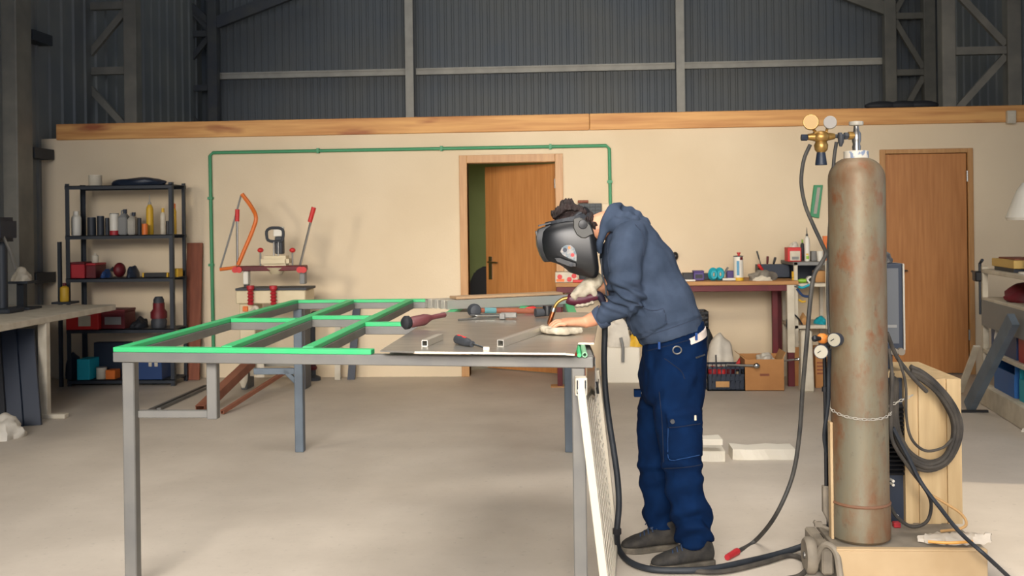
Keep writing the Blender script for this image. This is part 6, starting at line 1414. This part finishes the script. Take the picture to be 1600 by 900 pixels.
for s in (-1, 1):
    f_, u_ = toloc(908, 357); c = hm(f_, s*.1125, u_); axs = FWD*s
    ep = [(893, 342.5), (903, 339.8), (912, 344), (919, 352), (924, 365), (918, 368), (912, 371.5), (905, 371), (898, 366), (893.5, 356)]
    pl_ = [hm(*(lambda q_: (q_[0], s*(.118), q_[1]))(toloc(*p))) for p in ep]
    MB().prism(pl_, axs*.008).build('ear_plate', m_helmet_pad, mask, bevel=.003)
    kf, ku = toloc(907.5, 350.5); kc = hm(kf, s*.126, ku); k_ = MB().lathe([(.018, 0), (.02, .004), (.018, .012), (.004, .014)], kc, axis=axs, n=22).build('pivot_knob', m_black, mask, smooth=True)
    # printed sticker in the side recess
    st = [(873.5, 392), (876, 386), (882, 382), (889, 382), (895, 387), (898, 396), (898, 407), (886, 402), (877, 397)]
    pl_ = [hm(toloc(*p)[0], s*.1165, toloc(*p)[1]) for p in st]
    m_st = mat('sticker', '#a09388', .4, c2='#50646e', scale=38, lo=.4, hi=.6)
    MB().prism(pl_, axs*.005).build('side_sticker', m_st, mask)
    for cpx, cpy, r_, mm_ in ((880.5, 389.5, .0095, m_bluedark), (892, 397, .008, m_brightred), (887, 386, .006, m_orange)):
        cf, cu = toloc(cpx, cpy); cc_ = hm(cf, s*.1215, cu); MB().cyl(cc_, cc_+axs*.0008, r_, n=16).build('sticker_print', mm_, mask)
    gr = [(864, 402), (874, 401.5), (898, 409), (898, 416), (886, 415), (868, 408)]
    pl_ = [hm(toloc(*p)[0], s*.109, toloc(*p)[1]) for p in gr]; MB().prism(pl_, axs*.008).build('chin_ridge', m_black, mask, bevel=.003)
    cf, cu = toloc(890, 412); cc_ = hm(cf, s*.117, cu); MB().lathe([(.009, 0), (.009, .004), (.005, .005)], cc_, axis=axs, n=16).build('side_button', m_darkgrey, mask, smooth=True)
band = []
for i in range(25):
    a = 2*PI*i/25; band.append(hm(toloc(889, 342)[0]+.105*math.cos(a), .09*math.sin(a), toloc(889, 342)[1]-.004-.012*math.cos(a)*0))
hbm = MB()
for a, b_ in zip(band, band[1:]+band[:1]): hbm.bar(a, b_, .004, .024, up=vu)
hbm.build('head_band', m_darkgrey, mask)
kk = h(913.5, 331, PD-.03); MB().lathe([(.018, -.012), (.021, 0), (.018, .014)], kk, axis=(RT*.5+UP*.6-FWD*.5), n=18).build('ratchet_knob', m_black, mask, smooth=True); MB().tube([h(897, 341, PD-.075), h(905, 334, PD-.07), h(913, 332, PD-.045)], .009, 8, 3).build('crown_strap', m_darkgrey, mask, smooth=True)
# ------------------------------------------------------------------ right glove round the torch handle
mb = MB(); G = 4.475
limb(mb, [tc(930, 438, G), tc(925, 443, G), tc(916, 450, G)], [.036, .034, .033], 3, 14)
mb.tube([tc(919, 434, G), tc(928, 437, G), tc(934, 447, G)], [.012, .016, .012], 10, 3)
rr = [tc(916, 450, G), tc(909, 455, G-.012), tc(902, 458, G-.012)]; limb(mb, rr, [.034, .032, .024], 3, 14)
limb(mb, [tc(922, 450, G-.02), tc(927, 455, G-.02), tc(929, 458.5, G-.02)], [.02, .018, .014], 3, 10)
for i, (px, l) in enumerate(((899, 1), (907, 1.05), (914.5, 1), (922, .9))):
    yb_ = 467.5-(px-899)*.12
    limb(mb, [tc(px+2, yb_-11, G+.012), tc(px-.5, yb_-5, G+.036), tc(px, yb_+3, G+.034), tc(px+2, yb_+9*l, G+.008), tc(px+3.5, yb_+9.5*l, G-.018)], [.0155, .0145, .0135, .0125, .010], 3, 10)
limb(mb, [tc(907, 455, G-.026), tc(900, 458, G-.034), tc(894.5, 461, G-.034), tc(899, 466, G-.03)], [.017, .014, .012, .009], 3, 10)
voxel(mb, 'work_glove', m_leather, man, .0042, 3, lambda p, n: .0035*nz(p, 34)+.002*nz(p, 70))
# ------------------------------------------------------------------ folded glove lying under the left hand (a thing of its own)
gb = fz(880, 521, TOP)
t = thing('folded_glove', 'crumpled pale leather glove lying flat under the bare hand', 'glove', gb)
def gz(px, d, z): p = atD(px, 515, d); return V((p.x, p.y, TOP+z))
mb = MB()
for a, b_, c_, dd, r_ in ((856, 870, 884, 4.27, .0155), (866, 880, 895, 4.255, .016), (875, 890, 906, 4.27, .0155), (850, 858, 866, 4.33, .0165)):
    limb(mb, [gz(a, dd+.03, .0175), gz(b_, dd, .018), gz(c_, dd+.02, .0175)], [r_*.85, r_, r_*.85], 4, 10)
limb(mb, [gz(849, 4.38, .0175), gz(848, 4.35, .022), gz(853, 4.32, .018)], [.0145, .0165, .015], 3, 10)
mb.loft([[gz(878+22*math.cos(2*PI*i/16), 4.335+.055*math.sin(2*PI*i/16), z_) for i in range(16)] for z_ in (.002, .008)])
voxel(mb, 'leather', m_leather, t, .004, 3, lambda p, n: .0035*nz(p, 38)+.0015*nz(p, 80))
# ================================================================== CAMERA, DAYLIGHT, ADDED LAMPS
cam = bpy.data.cameras.new('camera'); co = bpy.data.objects.new('camera', cam); C.objects.link(co)
cam.sensor_width = 36; cam.lens = FPX/1600*36; cam.shift_y = -100/1600; cam.clip_start = .05; cam.clip_end = 100
M_ = Matrix((RT, UP, -FWD)).transposed().to_4x4(); M_.translation = CAM; co.matrix_world = M_
cam.dof.use_dof = True; cam.dof.focus_distance = 4.5; cam.dof.aperture_fstop = 5.6
bpy.context.scene.camera = co
def area(name, loc, tgt, sx, sy, e, col, spread=180):
    l = bpy.data.lights.new(name, 'AREA'); l.shape = 'RECTANGLE'; l.size = sx; l.size_y = sy; l.energy = e; l.color = col; l.spread = math.radians(spread)
    o = bpy.data.objects.new(name, l); C.objects.link(o); o.location = loc; d = V(tgt)-V(loc); o.rotation_euler = d.to_track_quat('-Z', 'Y').to_euler(); return o
WARM = (1, .89, .74)
area('gate_daylight', (.5, -3.6, 2.4), (.75, 9.8, 1.75), 2.4, 2.0, 20, WARM, 38)
area('wall_fill', (.75, 4.9, 2.95), (.75, 9.8, 1.9), 1.0, .5, 25, WARM, 98)  # added out-of-view lamp that brightens the back wall
area('rear_fill', (-.3, 12.4, RZ-.1), (-.3, 12.4, 0), 8, 2, 36, (.85, .93, 1))  # added to lift the upper end wall; the roof has no opening here
area('side_window_light', (-4.9, 3.2, 2.3), (-1.5, 9.8, 1.0), .7, .8, 16, WARM, 70)
area('overhead_fill', (0, 2.6, RZ-.1), (0, 2.6, 0), 5, 7, 170, (1, .93, .86), 84)  # added overhead fill that brightens the near floor
area('gate_fill', (-1.3, -3.8, 3.6), (-1.0, 5.0, 0), 4.5, 2.2, 125, (1, .93, .86), 54)  # extra lamp put at the open front to lighten the floor under the table
area('office_fill', (.3, 11.2, 2.3), (.3, 11.0, 0), .8, .8, 16, (1, .95, .8))  # made-up lamp so the room behind the door is not dark
s = bpy.data.lights.new('sun', 'SUN'); s.energy = 1.9; s.angle = .012; s.color = (1, .85, .64); so_ = bpy.data.objects.new('sun', s); C.objects.link(so_)
so_.rotation_euler = V((-.62, .1, -.78)).to_track_quat('-Z', 'Y').to_euler()
w = bpy.data.worlds.new('sky'); bpy.context.scene.world = w; w.use_nodes = True
w.node_tree.nodes['Background'].inputs[0].default_value = (.55, .68, .95, 1); w.node_tree.nodes['Background'].inputs[1].default_value = 1.4
vs = bpy.context.scene.view_settings
vs.view_transform = 'Standard'; vs.look = 'None'; vs.exposure = 0; vs.gamma = 1; vs.use_curve_mapping = False
